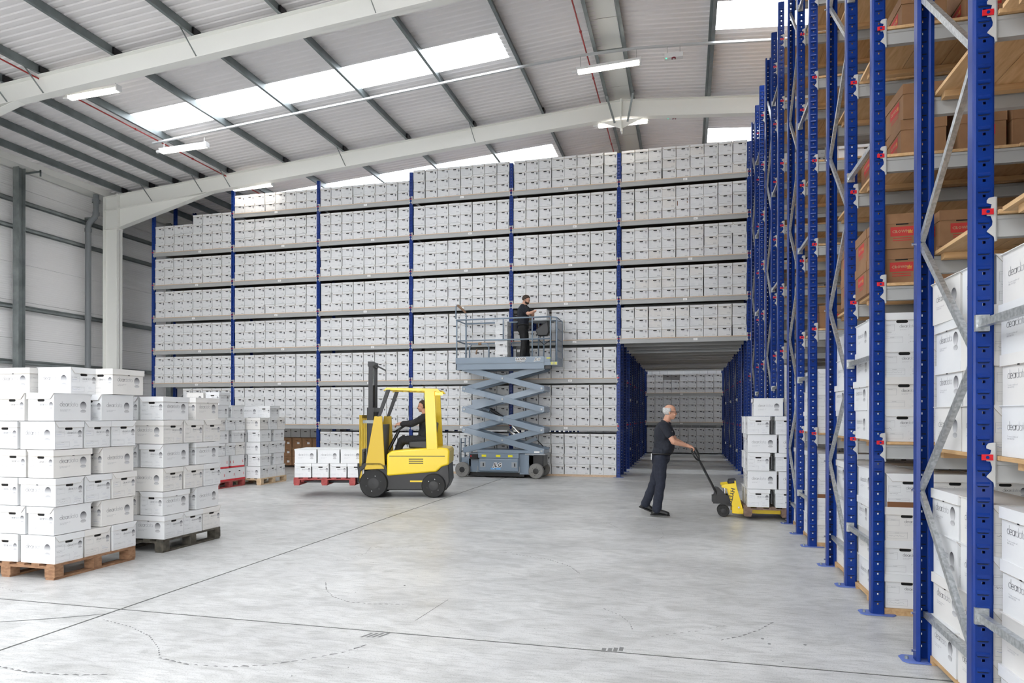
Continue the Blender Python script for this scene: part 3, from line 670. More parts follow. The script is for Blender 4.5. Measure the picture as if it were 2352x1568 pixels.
# unseen front gable header; opening below it sized for the light let in
MB().prism([(XL-.14,3.4),(XR+.14,3.4),(XR+.14,8.6),(XRIDGE,9.9),(XL-.14,8.6)], 'y', YF-.1, YF).build('wall_front', M['wall'], kind='structure')
portal('front_portal', ((XL+XR)/2, YF-.1, 1.7), (XR-XL, 3.4), (-PI/2, 0, 0))
# eaves beam and gutter
b = MB(); b.box(-17.86,-17.38,YF,YB,8.33,8.345); b.box(-17.39,-17.375,YF,YB,8.33,8.52); b.box(-17.86,-17.845,YF,YB,8.33,8.55); b.build('trim_1', M['white_steel'], kind='structure')
for f in FR[1:6]:
    b = MB(); b.box(-17.86,-17.25,f-2.37,f-2.33,8.27,8.31); b.box(-17.27,-17.25,f-2.37,f-2.33,8.16,8.34); b.build('gutter_bracket', M['galv_dark'], bpy.data.objects['trim_1'])
# downpipe beside the column
b = MB(); X0, Y0 = -17.62, 16.95
b.tube([(X0+.17,Y0+.12,8.3),(X0+.17,Y0+.12,7.78),(X0+.15,Y0+.10,7.62),(X0+.02,Y0+.02,7.42),(X0,Y0,7.28),(X0,Y0,0.0)], .082, 16)
dp = b.build('rainwater_downpipe', M['pvc'], smooth=True, label='grey plastic rainwater downpipe with offset bend beside the white column', cat='pipe')
autosmooth(dp); 
for z, r_ in ((8.1,.11),(7.72,.095),(7.2,.095),(4.55,.092),(2.75,.092),(.5,.092)):
    xx = X0+.17 if z > 7.5 else X0; yy = Y0+.12 if z > 7.5 else Y0
    MB().cyl((xx,yy,z-.05),(xx,yy,z+.05),r_,18).build('pipe_socket', M['pvc'], dp, smooth=False)
MB().box(X0-.2,X0+.06,Y0+.06,Y0+.1,7.55,7.62).build('pipe_bracket', M['galv_dark'], dp)
# sprinkler / air sampling pipes
def red_pipe(x, dz, label):
    z = zroof(x)+dz; b = MB(); b.tube([(x,YF+.5,z),(x,YB-.5,z)], .016, 8); o = b.build('sampling_pipe', M['pipe_red'], label=label, cat='pipe')
    for y in np.arange(YF+2, YB-1, 2.0): MB().cyl((x,y-.025,z),(x,y+.025,z),.026,8).build('pipe_clip', M['pipe_red'], o)
    return o
red_pipe(-13.12, -.03, 'thin red pipe under the purlin at the outer end of the rooflights')
red_pipe(-2.12, .01, 'thin red pipe running alongside the ridge purlins')
# lighting trunking and lamps
def trunk(y, xa, xb, label):
    b = MB(); P = [(xa,y,zroof(xa)-.05),(XRIDGE-1.6,y,zroof(XRIDGE-1.6)-.05),(XRIDGE-.6,y,ZR-.12),(XRIDGE+.6,y,ZR-.12),(XRIDGE+1.8,y,zroof(XRIDGE+1.8)-.05),(xb,y,zroof(xb)-.05)]
    for p, q in zip(P[:-1], P[1:]): b.bar(p, q, .055, .04)
    return b.build('cable_trunking', M['tray'], label=label, cat='trunking')
trunk(14.75, -13.3, 9.0, 'thin metal cable trunking spanning under the purlins in front of the apex')
trunk(17.62, -13.3, 9.0, 'metal cable trunking just behind the second white rafter')
trunk(11.72, -13.3, 9.0, 'metal cable trunking just behind the nearest white rafter')
def lamp(xc, y, zc, L, tilt, label, wires=True, zt=None):
    o = empty('strip_lamp', (xc,y,zc), label=label, cat='lamp', group='hanging strip lamps')
    o.rotation_euler = (0, -tilt, 0)
    MB().box(-L/2-.03,L/2+.03,-.06,.06,.02,.075).build('lamp_body', M['lampbody'], o)
    b = MB(); b.cyl((-L/2,-.030,-.012),(L/2,-.030,-.012),.036,10); b.cyl((-L/2,.030,-.012),(L/2,.030,-.012),.036,10); b.build('fluorescent_tube', M['tube'], o)
    for s_ in (-1,1): MB().box(s_*(L/2+.03)-.02,s_*(L/2+.03)+.02,-.07,.07,-.04,.08).build('end_cap', M['lampbody'], o)
    if wires:
        h = (zt-zc) if zt else .3
        for s_ in (-1,1): MB().tube([(s_*(L/2-.05),0,.07),(s_*(L/2-.05),.01,.07+h*.5),(s_*(L/2-.05),0,h)], .006, 5).build('chain', M['chrome'], o)
    MB().cyl((-L/2-.14,-.03,.0),(-L/2-.05,-.03,.0),.035,10).build('lamp_sensor', M['lampbody'], o)
    lamp_light(o, 55, L)
    return o

T_ = math.atan(SL)
lamp(-12.36, 14.75, 8.35, 1.30, T_*.35, 'lit strip lamp hanging below the outer end of the rooflight', zt=8.62)
lamp(-1.63, 14.75, 9.09, 1.30, T_*.5, 'lit strip lamp hanging under the ridge in front of the apex', zt=9.42)
lamp(-1.58, 17.62, 9.06, 1.22, 0, 'lit strip lamp behind the apex plate of the second rafter', zt=9.42)
lamp(-12.36, 17.60, 8.30, 1.25, T_*.4, 'lit strip lamp over the tall racking, half hidden by the white rafter', zt=8.62)
lamp(-12.05, 11.72, 8.33, 1.2, T_*.4, 'lit strip lamp poking out below the nearest white rafter', zt=8.62)
def alarm(x, y, z, zt, label):
    o = empty('alarm_sounder', (x,y,z), label=label, cat='alarm unit')
    MB().box(-.19,.19,-.06,.06,-.05,.05).build('casing', M['lampbody'], o)
    MB().cyl((0,-.03,-.05),(0,-.03,-.075),.045,14).build('sounder_ring', M['maroon'], o); MB().cyl((0,-.03,-.075),(0,-.03,-.082),.026,12).build('sounder_centre', M['lampbody'], o)
    MB().cyl((-.15,-.045,-.05),(-.15,-.045,-.06),.014,8).build('indicator_light', M['green'], o)
    for s_ in (-.13,.13): MB().tube([(s_,0,.05),(s_,0,zt-z)], .006, 5).build('chain', M['chrome'], o)
alarm(-.265, 14.75, 9.15, 9.38, 'white alarm unit with green light hanging beside the ridge lamp')
alarm(-.30, 17.62, 9.10, 9.38, 'small white alarm unit seen below the second rafter near the apex')
# ------------------------------------------------------------------ racking
UW, UD, UT = .100, .075, .004
UTOP = 8.37
def upright_mesh(facing=-1, holes=True, top=UTOP):
    """open omega post; the perforated web faces -Y (facing=-1) or +Y"""
    b = MB(); f = facing; yw = 0.0; yi = -f*UD
    w = UW/2; pitch = .0805; hs = .007
    def yy(v): return -f*v          # v: depth inward from the web plane
    # web with real round-ish holes
    nz = int((top-.12)/pitch); z = .06
    cols = [-w+.012, -hs, hs, w-.012]
    def q(x0,x1,z0,z1): b.add([(x0,0,z0),(x1,0,z0),(x1,0,z1),(x0,0,z1)], [(0,1,2,3)], 0)
    q(cols[0],cols[3],0,z)
    for k in range(nz):
        z0 = z+k*pitch; zc = z0+pitch*.3
        if holes:
            q(cols[0],cols[3],z0,zc-hs); q(cols[0],cols[1],zc-hs,zc+hs); q(cols[2],cols[3],zc-hs,zc+hs); q(cols[0],cols[3],zc+hs,z0+pitch)
        else: q(cols[0],cols[3],z0,z0+pitch)
        # pressed tab over the slot
        zt = z0+pitch*.62; x0, x1 = -w+.018, w-.022
        if f < 0: b.add([(x0,-.0005,zt+.017),(x1,-.0005,zt+.017),(x1,-.007,zt+.006),(x0,-.007,zt+.006),(x0,-.007,zt-.002),(x1,-.007,zt-.002),(x1-.004,-.0005,zt-.006),(x0+.004,-.0005,zt-.006)], [(0,1,2,3),(3,2,5,4),(4,5,6,7)], 0); b.add([(x0+.004,-.0006,zt-.006),(x1-.004,-.0006,zt-.006),(x1-.006,-.0006,zt-.0105),(x0+.006,-.0006,zt-.0105)], [(0,1,2,3)], 1)
        else: b.add([(x0,-.0008,zt-.004),(x1,-.0008,zt-.004),(x1,-.0008,zt+.004),(x0,-.0008,zt+.004)], [(0,1,2,3)], 1)
    z1 = z+nz*pitch; q(cols[0],cols[3],z1,top)
    # corner curls and side flanges with lips
    for s in (-1, 1):
        pr = [(s*(w-.012),0),(s*(w-.003),yy(.004)),(s*w,yy(.014)),(s*w,yy(UD)),(s*(w-.022),yy(UD+.006)),(s*(w-.030),yy(UD-.004))]
        k = len(pr); vs = [(x,y,0) for x,y in pr]+[(x,y,top) for x,y in pr]; b.add(vs, [(i,i+1,i+1+k,i+k) for i in range(k-1)], 0)
    return b.mesh('upright', [M['blue'], M['blue_hole']])
UPm = {(f): upright_mesh(f) for f in (-1, 1)}
def footplate_mesh():
    b = MB(); b.prism([(-.13,-.045),(-.10,-.075),(.10,-.075),(.13,-.045),(.13,.055),(.10,.085),(-.10,.085),(-.13,.055)], 'z', 0, .006, 0)
    for x in (-.095,.095): b.cyl((x,.0,.006),(x,.0,.024),.011,6,mat=1)
    return b.mesh('foot_plate', [M['plate'], M['galv_rail']])
FOOT = footplate_mesh()
def upright(rack, x, y, f, foot=True):
    o = link('upright', UPm[f], rack, (x,y,.004))
    if foot: link('foot_plate', FOOT, o, (0, .035*(-f), -.002))
    return o
def connector_mesh(s):
    """beam end plate hooked on the post: s=+1 beam goes to +X"""
    b = MB(); P = [(.0,.078),(.016,.078),(.016,-.150),(.006,-.152),(.002,-.128),(-.030,-.100),(-.026,-.092),(-.006,-.068),(-.004,-.048),(-.012,-.020),(-.030,-.018),(-.030,.012),(-.012,.020),(-.008,.040),(-.030,.048),(-.030,.062),(-.022,.074)]
    P = [((u if s > 0 else -u), v) for u, v in P]
    b.prism(P if s > 0 else P[::-1], 'y', -.014, -.010); b.box(*(sorted((s*.010,s*.016))),-.014,.03,-.150,.078); return b.mesh('connector', [M['conn']])
CONN = {s: connector_mesh(s) for s in (-1, 1)}
def clip_mesh():
    b = MB(); b.box(-.026,.026,-.021,-.0145,-.015,.015,0); b.cyl((0,-.021,0),(0,-.0235,0),.0085,8,mat=1); return b.mesh('safety_clip', [M['red'], M['blue']])
CLIP = clip_mesh()
_beams = {}
def beam(rack, x0, x1, y, z, near_face=True, conn=(True,True), clip=True, hh=.112, tag_at=None):
    """box beam between two posts, its end plates and red clips; z is the height of the clip"""
    k = (round(x1-x0,3), hh)
    if k not in _beams:
        L = x1-x0-UW; b = MB(); b.prism([(-.002,-.015),(.045,-.015),(.045,-.015-hh),(-.002,-.015-hh),(-.002,-.040),(-.008,-.036),(-.008,-.018)][::-1], 'x', UW/2+.004, UW/2+L-.004); _beams[k] = b.mesh('beam', [M['beam']])
    o = link('beam', _beams[k], rack, (x0,y,z))
    if conn[0]:
        link('connector', CONN[1], o, (UW/2-.012,0,0))
        if clip: link('safety_clip', CLIP, o, (UW/2-.040,0,.002))
    if conn[1]:
        link('connector', CONN[-1], o, (x1-x0-UW/2+.012,0,0))
        if clip: link('safety_clip', CLIP, o, (x1-x0-UW/2+.040,0,.002))
    if tag_at is not None:
        MB().box(tag_at-.05,tag_at+.05,-.0105,-.0085,-.085,-.03).build('location_label', M['paper'], o)
        quadm = MB(); quadm.box(tag_at-.03,tag_at+.02,-.011,-.0105,-.065,-.055); quadm.build('location_print', M['ink2'], o)
    return o
def brace(rack, name, p, q, w=.038, h=.030, side=(1,0,0)): return MB().chan(p, q, w, h, up=side).build(name, M['galv'], rack)
def bolt(rack, x, y, z, s=-1): return MB().cyl((x,y,z),(x+s*.018,y,z),.009,6).build('bolt', M['chrome'], rack)
A_X = [-16.02,-13.18,-10.33,-7.45,-4.56,-1.69,1.50,4.37,7.24]
YA = 17.78; PER = 2.93; O2, O3 = .92, 1.82
LA = [1.328, 2.574, 3.583, 4.594, 5.603, 6.613, 7.621]
LR = [1.385, 2.655, 3.685, 4.705, 5.72, 6.74, 7.75]
# --- the long rack facing the floor
RA = empty('pallet_rack', (0,0,0), label='long tall blue pallet rack filled with white archive boxes across the hall', cat='racking')
for i, x in enumerate(A_X[:9]):
    upright(RA, x, YA, -1)
    if i not in (3,): upright(RA, x, YA+O2, -1)
    upright(RA, x, YA+O3+UD, 1)
for i in range(8):
    x0, x1 = A_X[i], A_X[i+1]
    for l, z in enumerate(LA):
        if i == 5 and l < 2: continue          # the tunnel
        if i == 0 and l == 6: continue
        if (i, l) == (0, 0): pass
        beam(RA, x0, x1, YA, z, tag_at=(x1-x0)*(.52+.04*((i*3+l) % 3)))
        b = MB(); b.box(x0+.055,x1-.055,YA+.003,YA+.012,z-.014,z+.006,0); b.box(x0+.055,x1-.055,YA+.012,YA+O3+.05,z-.014,z+.006,1); b.build('shelf_board', [M['chip'],M['hardboard']], RA)
        beam(RA, x0, x1, YA+O2, z, conn=(False,False))
        if i >= 5 or l == 6: 
            beam(RA, x0, x1, YA+O3, z, conn=(False,False))
for i in (0, 6):
    x = A_X[i]
    for k in range(9):
        z0 = .31+k*.805; p, q = ((YA+O2+.05, YA+O3+.02) if k % 2 == 0 else (YA+O3+.02, YA+O2+.05))
        brace(RA, 'brace', (x,p,z0), (x,q,z0+.805))
# --- end rows on the aisle side and rows behind the tunnel
def row(y0, xs, levels, label, boards=True, spacers=True, tunnel=None, top=7, planks=False, lvl_beams=None):
    R = empty('pallet_rack', (xs[0],y0,0), label=label, cat='racking')
    X = [x-xs[0] for x in xs]
    for x in X: upright(R,x,0,-1); upright(R,x,O2,-1); upright(R,x,O3+UD,1)
    for i in range(len(X)-1):
        for l, z in enumerate(levels):
            if tunnel is not None and i == tunnel and l < 2: continue
            for yy, fr in ((0,1),(O2,1),(O3+.03,0)):
                beam(R, X[i], X[i+1], yy, z, conn=(bool(fr),bool(fr)))
            if not boards: continue
            if planks and i == 0:
                n = 9; pw = (X[1]-X[0]-.11)/n
                for sx, (ya, yb) in enumerate(((-.02,O2-.06),(O2-.02,O3+.10))):
                    for k in range(n if l else 8):
                        xx = .055+k*pw; j = random.uniform(-.012,.012)
                        if l >= 3 and (k == 3 and sx == 0): pass
                        MB().box(xx+.0025,xx+pw-.0025,ya+j,yb+j,z-.013,z+.009).build('shelf_plank', M['board'], R)
                    MB().box(.09,X[1]-.09,ya+.09,ya+.155,z-.052,z-.014).build('batten', M['board_x'], R); MB().box(.09,X[1]-.09,yb-.16,yb-.10,z-.052,z-.014).build('batten', M['board_x'], R)
            else:
                for ya, yb in ((-.01,O2-.05),(O2+.0,O3+.08)): MB().box(X[i]+.055,X[i+1]-.055,ya,yb,z-.013,z+.009).build('shelf_board', M['board'], R)
    for x in X[:1] if tunnel is None else X[-4:]:
        nodes = [.31+.805*k for k in range(11)]
        brace(R,'brace',(x-.03,O2+.05,.31),(x,O3+.03,.31))
        for k in range(9):
            p, q = ((O2+.05,O3+.03) if k % 2 == 0 else (O3+.03,O2+.05)); brace(R,'brace',(x-.03,p,nodes[k]),(x-.03,q,nodes[k+1]))
        for k in range(1,9,2): bolt(R, x-UW/2, O3+.04, nodes[k])
        bolt(R, x-UW/2, O3+.04, .31); bolt(R, x-UW/2, O3+.04, .065)
        if spacers:
            for z in (.56,2.08,3.82,5.5,7.1):
                brace(R,'row_spacer',(x-.035,UD,z),(x-.035,O2-.012,z),.040,.034); MB().box(x-.045,x+.02,O2-.020,O2-.001,z-.04,z+.045).build('spacer_bracket', M['galv'], R); bolt(R, x-.02, O2-.02, z-.01)
    return R
XE = 1.50
XS = [XE, XE+2.87, XE+5.74, XE+8.61, XE+11.48]
row(YA-PER*6, XS[:3], LR, 'unseen blue pallet rack row beside the camera, added to shade the racks')  # out-of-view row added to block light from the nearer racks
row(YA-PER*5, XS, LR, 'nearest blue pallet rack row, its posts and galvanised braces filling the frame edge', planks=True)
row(YA-PER*4, XS, LR, 'second blue pallet rack row from the camera, brown cartons on its upper shelves', planks=True)
row(YA-PER*3, XS, LR, 'third blue pallet rack row along the aisle, stacked archive boxes low down', planks=True)
row(YA-PER*2, XS, LR, 'blue pallet rack row just beyond the loaded pallet truck', planks=False)
row(YA-PER*1, XS, LR, 'blue pallet rack row nearest in front of the long rack end', planks=False)
TX = [-4.56,-1.69,1.50,4.37]
for k, nm in enumerate(('first','second','third')):
    if k == 0: row(YA+PER, A_X[:8], LA, 'first blue pallet rack row bridging the tunnel behind the long rack', tunnel=5)
    else: row(YA+PER*(k+1), TX, LA[:3], '%s blue pallet rack row bridging the tunnel behind the long rack' % nm, tunnel=1)
RB = empty('pallet_rack', (0,0,0), label='blue rack closing the far end of the tunnel, shelves of white boxes', cat='racking')
YE = YA+PER*4+.02
for x in TX: upright(RB, x, YE, -1); upright(RB, x, YE+.9+UD, 1)
for i in range(3):
    for z in (1.33, 2.56, 3.6):
        beam(RB, TX[i], TX[i+1], YE, z, tag_at=1.5 if i == 1 else None); MB().box(TX[i]+.055,TX[i+1]-.055,YE+.003,YE+.9,z-.014,z+.006).build('shelf_board', M['chip'], RB)
# ------------------------------------------------------------------ boxes on the long rack
ORD = ['first','second','third','fourth','fifth','sixth','seventh','eighth','ninth']
BAYN = ['bay by the left wall','bay second from the left wall','third bay from the left wall','bay behind the forklift roof','bay behind the scissor lift','bay above the tunnel','','']
SHN = ['floor level','first beam shelf','second beam shelf','third beam shelf','fourth beam shelf','fifth beam shelf','sixth beam shelf','top shelf']
rs = random.Random(11); cells = []
for i in range(8):
    x0, x1 = A_X[i]+UW/2, A_X[i+1]-UW/2; n = 9 if i == 5 else 8
    for l in range(8):
        if i == 5 and l < 3: continue
        zb = .055 if l == 0 else LA[l-1]+.007
        rows = 4 if l in (0, 1) else 3
        if l == 7: rows = [0,2,2,3,3,3,3,2][i]
        if i == 0 and l == 7: continue
        off = (x1-x0 - n*(RW+.002))/2; gaps = sorted(rs.uniform(0, max(.0, 2*off*.85)) for _ in range(n))
        for c in range(n):
            rr = rows
            if i == 0 and l == 6: rr = 3 if c < 4 else 4
            if i == 0 and l == 1: rr = rows if c >= 3 else 0
            if i == 0 and l == 0: continue
            if l == 0 and i == 1: continue
            xc = x0 + .008 + gaps[c] + (RW+.002)*c + RW/2
            for r in range(rr):
                if i == 4 and l == 3 and c in (0,1,2) and r > 0: continue
                ye = YA+.010+RL/2+rs.uniform(0,.022)
                cells.append((i,l,c,r,rr,xc+rs.uniform(-.005,.005),ye,zb+r*(RH+.005)))
# the 300 that show largest are objects of their own (nearest the camera axis, lowest and right-most)
def far_key(c):
    d = -c[5]*SN + c[6]*CS
    vis = 1.0
    if c[0] in (6,7): vis = .2
    if c[1] == 0 and c[0] == 3: vis = .4
    return -(RW*RH/d/d*vis)
cells.sort(key=far_key); NI = 120
for (i,l,c,r,rr,x,y,z) in cells[:NI]:
    vert = 'top' if r == rr-1 else ('bottom' if r == 0 else ('middle' if rr == 3 else ('second' if r == 1 else 'third')))
    rowt = 'in the %s layer' % vert if vert in ('top','bottom','middle') else '%s layer up' % vert
    lab = '%s box %s, %s, %s' % (ORD[c], rowt, SHN[l], BAYN[i] or 'bay right of the tunnel')
    aj = (rs.random() < .035 and r == rr-1)
    rbox(x, y, z, lab, 'archive boxes on the long tall rack', rs, aj)
SB = StuffBoxes(); TM = SB.templ(); _q = MB().join(_fb); _k0 = len(_q.m); _q.join(_fl[2]); _q.m[_k0:] = [2 if t == 0 else 10 for t in _q.m[_k0:]]; TS = (np.array(_q.v), _q.f, _q.m)
for (i,l,c,r,rr,x,y,z) in cells[NI:]: SB.add(TM[rs.randrange(7)], x, y, z, rs.uniform(-.02,.02))
# the stacks go on behind the front row, to the depth of the rack
for (i,l,c,r,rr,x,y,z) in cells:
    for q in ((1,2,3) if c % 2 else (1,3)):
        if q == 3 and l == 7: continue
        SB.add(TS, x, y+q*.445, z)
for c in range(16):  # back stacks added to keep the low bays dark behind the cartons
    for r in range(4):
        for q in (1.62, 2.05): SB.add(TS, A_X[0]+.2+c*.345+(.1 if c > 7 else 0), YA+q, .055+r*.28)
SB.build('archive_box_rows', label='many more white archive boxes filling the rest of the long rack', cat='boxes')
# end of the tunnel
SC = StuffBoxes()
for l, zb, rows in ((0,.05,4),(1,1.337,4),(2,2.567,3)):
    for i in range(3):
        n = 9 if i == 1 else 8; x0 = TX[i]+.07
        for c in range(n):
            for r in range(rows):
                if i == 1 and l == 2 and r == 2 and c in (2,3): SC.add(TS, x0+(RW+.004)*c+RW/2, YE+.47+RL/2, zb+r*RH); continue
                SC.add(TM[rs.randrange(7)], x0+(RW+.004)*c+RW/2, YE+.02+RL/2, zb+r*RH); SC.add(TS, x0+(RW+.004)*c+RW/2, YE+.47+RL/2, zb+r*RH)
for c in range(25):  # solid stack added behind the shelves to close off the bright wall
    for r in range(15): SC.add(TS, TX[0]+.2+c*.34, YE+1.30+RL/2, .01+r*RH)
SC.build('archive_box_rows', label='rows of white archive boxes seen at the far end of the tunnel', cat='boxes')
# boxes in the bays either side of the tunnel
SD = StuffBoxes()
for k in range(1,4):
    y0 = YA+PER*k
    for xa in (TX[0]+.07, TX[2]+.09):
        for c in range(8):
            for l, zb, rows in ((0,.02,3),(1,LA[0]+.01,4),(2,LA[1]+.01,3)):
                for r in range(rows):
                    for yy in (.30,1.28): SD.add(TM[(c+r) % 7], xa+(RW+.003)*c+RW/2, y0+yy, zb+r*RH)
for i in (0,1,2,3,4,5,6):
    for l in range(8):
        if i == 5 and l < 3: continue
        for c in range(8):
            for r in range(3 if l < 7 else 2): SD.add(TM[(c+r) % 7], A_X[i]+.09+(RW+.003)*c+RW/2, YA+PER+.26, (.03 if l == 0 else LA[l-1]+.012)+r*RH)
for k in (6,5,4,3,2,1):
    for xi in (0,1,2,3):
        if k == 6 and xi > 1: continue  # boxes of the added shading row beside the camera
        if k == 0: continue
        for c in range(8):
            if xi == 0 and c < 4 and k < 6: continue
            for l in range(8):
                if (k*7+xi*5+l*3) % 8 == 0 and l > 2: continue
                if l == 7 and xi > 1: continue
                if k < 6 and xi == 0 and l in (3,4,5): continue
                for r in range(3):
                    for yy in (.28,1.30): SD.add(TS, XS[xi]+.10+(RW+.003)*c+RW/2, YA-PER*k+yy, (.03 if l == 0 else LR[l-1]+.012)+r*RH)
SD.build('archive_box_rows', label='white archive boxes stored deep in the rack rows away from the aisle edge', cat='boxes')
# base boards under the lowest boxes of the long rack
for i in (2,3,4,6,7):
    x0, x1 = A_X[i]+.06, A_X[i+1]-.06
    b = MB(); b.box(x0,x1,YA+.01,YA+.9,.035,.053); 
    for yy in (.03,.45,.86): b.box(x0,x1,YA+yy-.02,YA+yy+.02,0,.035)
    b.build('base_board', M['chip'], RA)
# dark cartons on the floor of the third bay, behind the pallets
rs2 = random.Random(5)
for c in range(8):
    for r in range(3):
        v = kbox(A_X[1]+.22+c*.345, YA+1.15, .05+r*.285, 0, 'brown carton, %s along, %s, low dark shelf behind the forklift load' % (ORD[c], ['bottom row','middle row','top row'][r]), 'brown cartons deep in the low bays', lab=True)
# ------------------------------------------------------------------ boxes in the aisle-end rows
RN = {5:'nearest rack row', 4:'second rack row', 3:'third rack row', 2:'rack row behind the pallet truck', 1:'rack row in front of the long rack'}
RS_ = {5:'nearest rack row', 4:'second rack row', 3:'third rack row', 2:'row behind the pallet truck', 1:'row before the long rack'}
def floor_base(y, d, x0, x1):
    b = MB(); b.box(x0,x1,y,y+d,.035,.055); 
    for k in (.03,.5,.97): b.box(x0,x1,y+k*d-.02,y+k*d+.02,0,.035)
    return b
rs = random.Random(23); GR = 'archive boxes on the racks along the aisle'
def fill(k, half, lvl, rows, cols, hgt=None, xoff=-.02, depth=2, gap=.006, flip=False):
    """k: row index; half 0 = between first and middle post, 1 = between middle and last"""
    y0 = YA-PER*k + (.0 if half == 0 else O2) + .02; zb = .056 if lvl == 0 else LR[lvl-1]+.010; H = hgt or BH-.002
    for c in range(cols):
        for d in range(depth):
            if c > 0 and d > 0 and k != 5: continue
            if c > 0 and d > 0 and half == 1: continue
            for r in range(rows[c] if isinstance(rows, (list,tuple)) else rows):
                x = XE + .045 + xoff*.5 + BW/2 + c*(BW+.012) + rs.uniform(-.01,.01); y = y0 + BL/2 + d*(BL+.004) + rs.uniform(-.006,.006)
                hv = ['bottom','second','third','fourth','fifth'][r]
                lab = 'white box %s up, %s, %s deck %s, %s, %s' % (hv if r else 'lowest', ['aisle edge','one in','two in'][c], ['front','rear'][half], ['near','far'][d], ('floor level' if lvl == 0 else ['first','second','third','fourth'][lvl-1]+' shelf'), RS_[k])
                o = abox(x, y, zb+r*H, rs.uniform(-.03,.03) + (PI if rs.random() < .4 else 0), lab, GR)
                if H < BH-.004: o.scale = (1,1,(H+.002)/BH)
            if lvl == 0 and d == 0 and c == 0: floor_base(y0-.01, .90, XE+.03, XE+2.8).build('base_board', M['board'], [o for o in COL.objects if o.name.startswith('pallet_rack') and abs(o.location.y-(YA-PER*k)) < .01 and abs(o.location.x-XE) < .01][0], loc=(-XE, -(YA-PER*k), 0))
# nearest row: posts at 3.13, 4.05, 4.95
fill(5, 0, 0, 4, 3, xoff=.03, depth=2); fill(5, 1, 0, 4, 2, xoff=-.02, depth=2)
fill(5, 0, 1, 4, 3, .258, xoff=.04); fill(5, 1, 1, [4,4], 2, .262, xoff=.0)
# second row: 6.06, 6.98, 7.88
fill(4, 0, 0, 4, 3, xoff=.0); fill(4, 1, 0, 4, 2, xoff=.0)
fill(4, 0, 1, 4, [2,2][0], .258, xoff=-.05); fill(4, 1, 1, [4,3], 2, .258, xoff=-.02)
fill(3, 0, 0, 4, 2, xoff=-.02); fill(3, 1, 0, 4, 1, xoff=0); fill(3, 0, 1, [3,4], 2, .258, xoff=-.02); fill(3, 1, 1, 3, 1, .258, xoff=0)
fill(2, 0, 0, 4, 2, xoff=-.02); fill(2, 1, 0, 4, 1, xoff=0); fill(2, 0, 1, 4, 1, .258); fill(2, 1, 1, 3, 1, .258)
fill(1, 0, 0, 4, 1); fill(1, 0, 1, 4, 1, .258); fill(1, 0, 3, 3, 1, .258); fill(1, 0, 4, 3, 1, .258)
# brown cartons on upper shelves
def kfill(k, half, lvl, spots):
    y0 = YA-PER*k + (.0 if half == 0 else O2) + .02; zb = LR[lvl-1]+.010
    for (c, d, n, xo) in spots:
        for r in range(n):
            kbox(XE+.02+.165+c*.355+xo, y0+.23+d*.45+rs.uniform(-.02,.02), zb+r*.282, rs.uniform(-.04,.04)+(PI if rs.random() < .3 else 0),
                 'brown carton, %s, %s from aisle, %s deck %s, %s shelf, %s' % (['bottom','upper'][r], ORD[c], ['front','rear'][half], ['near','far'][d], ['first','second','third','fourth','fifth'][lvl-1], RS_[k]))
kfill(4, 0, 2, [(0,0,2,.0),(0,1,2,.0),(1,0,2,.06),(2,0,2,.06),(3,0,2,.06),(4,0,2,.06),(5,0,1,.06)])
kfill(4, 0, 3, [(0,0,2,.15),(0,1,1,.05),(1,0,2,.2),(2,0,2,.2),(3,0,2,.2),(4,0,2,.2)])
kfill(4, 0, 4, [(0,0,1,.15),(1,0,2,.25),(2,0,2,.25),(3,0,2,.25)])
kfill(4, 1, 2, [(0,0,2,-.02),(1,0,2,0)])
kfill(4, 1, 3, [(3,0,1,0)])
kfill(3, 0, 2, [(0,0,1,.05),(1,0,1,.05)])
kfill(3, 1, 2, [(0,0,1,.3)])
kfill(5, 1, 2, [(5,1,1,0)])
# two cartons below the second shelf of the nearest rows (dark interior)
# ------------------------------------------------------------------ palletised stacks on the floor
def stack(x1, y0, label_at, group, layers, H=.278, z0=.150, five=(), skip=(), warm_bias=False):
    """near right-hand corner at (x1, y0); the stack runs to -X and +Y; layers alternate A and B"""
    LN = ['bottom','second','third','fourth','fifth','sixth','seventh']
    for n in range(layers):
        z = z0+n*H; ly = LN[n]
        if n % 2 == 0:      # A: three short ends on the +X face
            for k in range(3):
                if (n,'a',k) in skip: continue
                f = rs.choice([PI/2, PI/2, -PI/2]) if k else rs.choice([PI/2,-PI/2])
                put(x1-BL/2-.01+rs.uniform(-.008,.008), y0+.01+BW/2+k*(BW+.004)+rs.uniform(-.006,.006), z, f, '%s layer, %s short end, %s' % (ly, ['near','middle','far'][k], label_at), group, n in five)
            for c in range(2):
                for d in range(2):
                    if d == 1 and (n < layers-1 or c == 1): continue
                    put(x1-BL-.03-BW/2-c*(BW+.006), y0+.01+BL/2+d*(BL+.03), z, rs.choice([0,PI]), '%s layer, %s column in, %s, %s' % (ly, ['first','second'][c], ['near','far'][d], label_at), group, n in five)
        else:               # B: long sides on the +X face with a gap between
            for c in range(3):
                for d in range(2):
                    if c == 2 and d == 1: continue
                    if c == 1 and d == 1 and n < layers-1: continue
                    g = .005 + (.0 if c == 0 else (.02 if c == 1 else .035))
                    put(x1-.008-BW/2-c*BW-g+rs.uniform(-.006,.006), y0+.01+BL/2+d*(1.0-BL-.01)+rs.uniform(-.008,.004), z, rs.choice([0,PI,PI]), '%s layer, %s column, %s end, %s' % (ly, ['outer','middle','inner'][c], ['near','far'][d], label_at), group, n in five)
def put(x, y, z, rz, where, group, five=False):
    if five: fivebox(x, y, z, rz, 'red-based white box, ' + where, group)
    else: abox(x, y, z, rz+rs.uniform(-.03,.03), 'white archive box, ' + where, group)
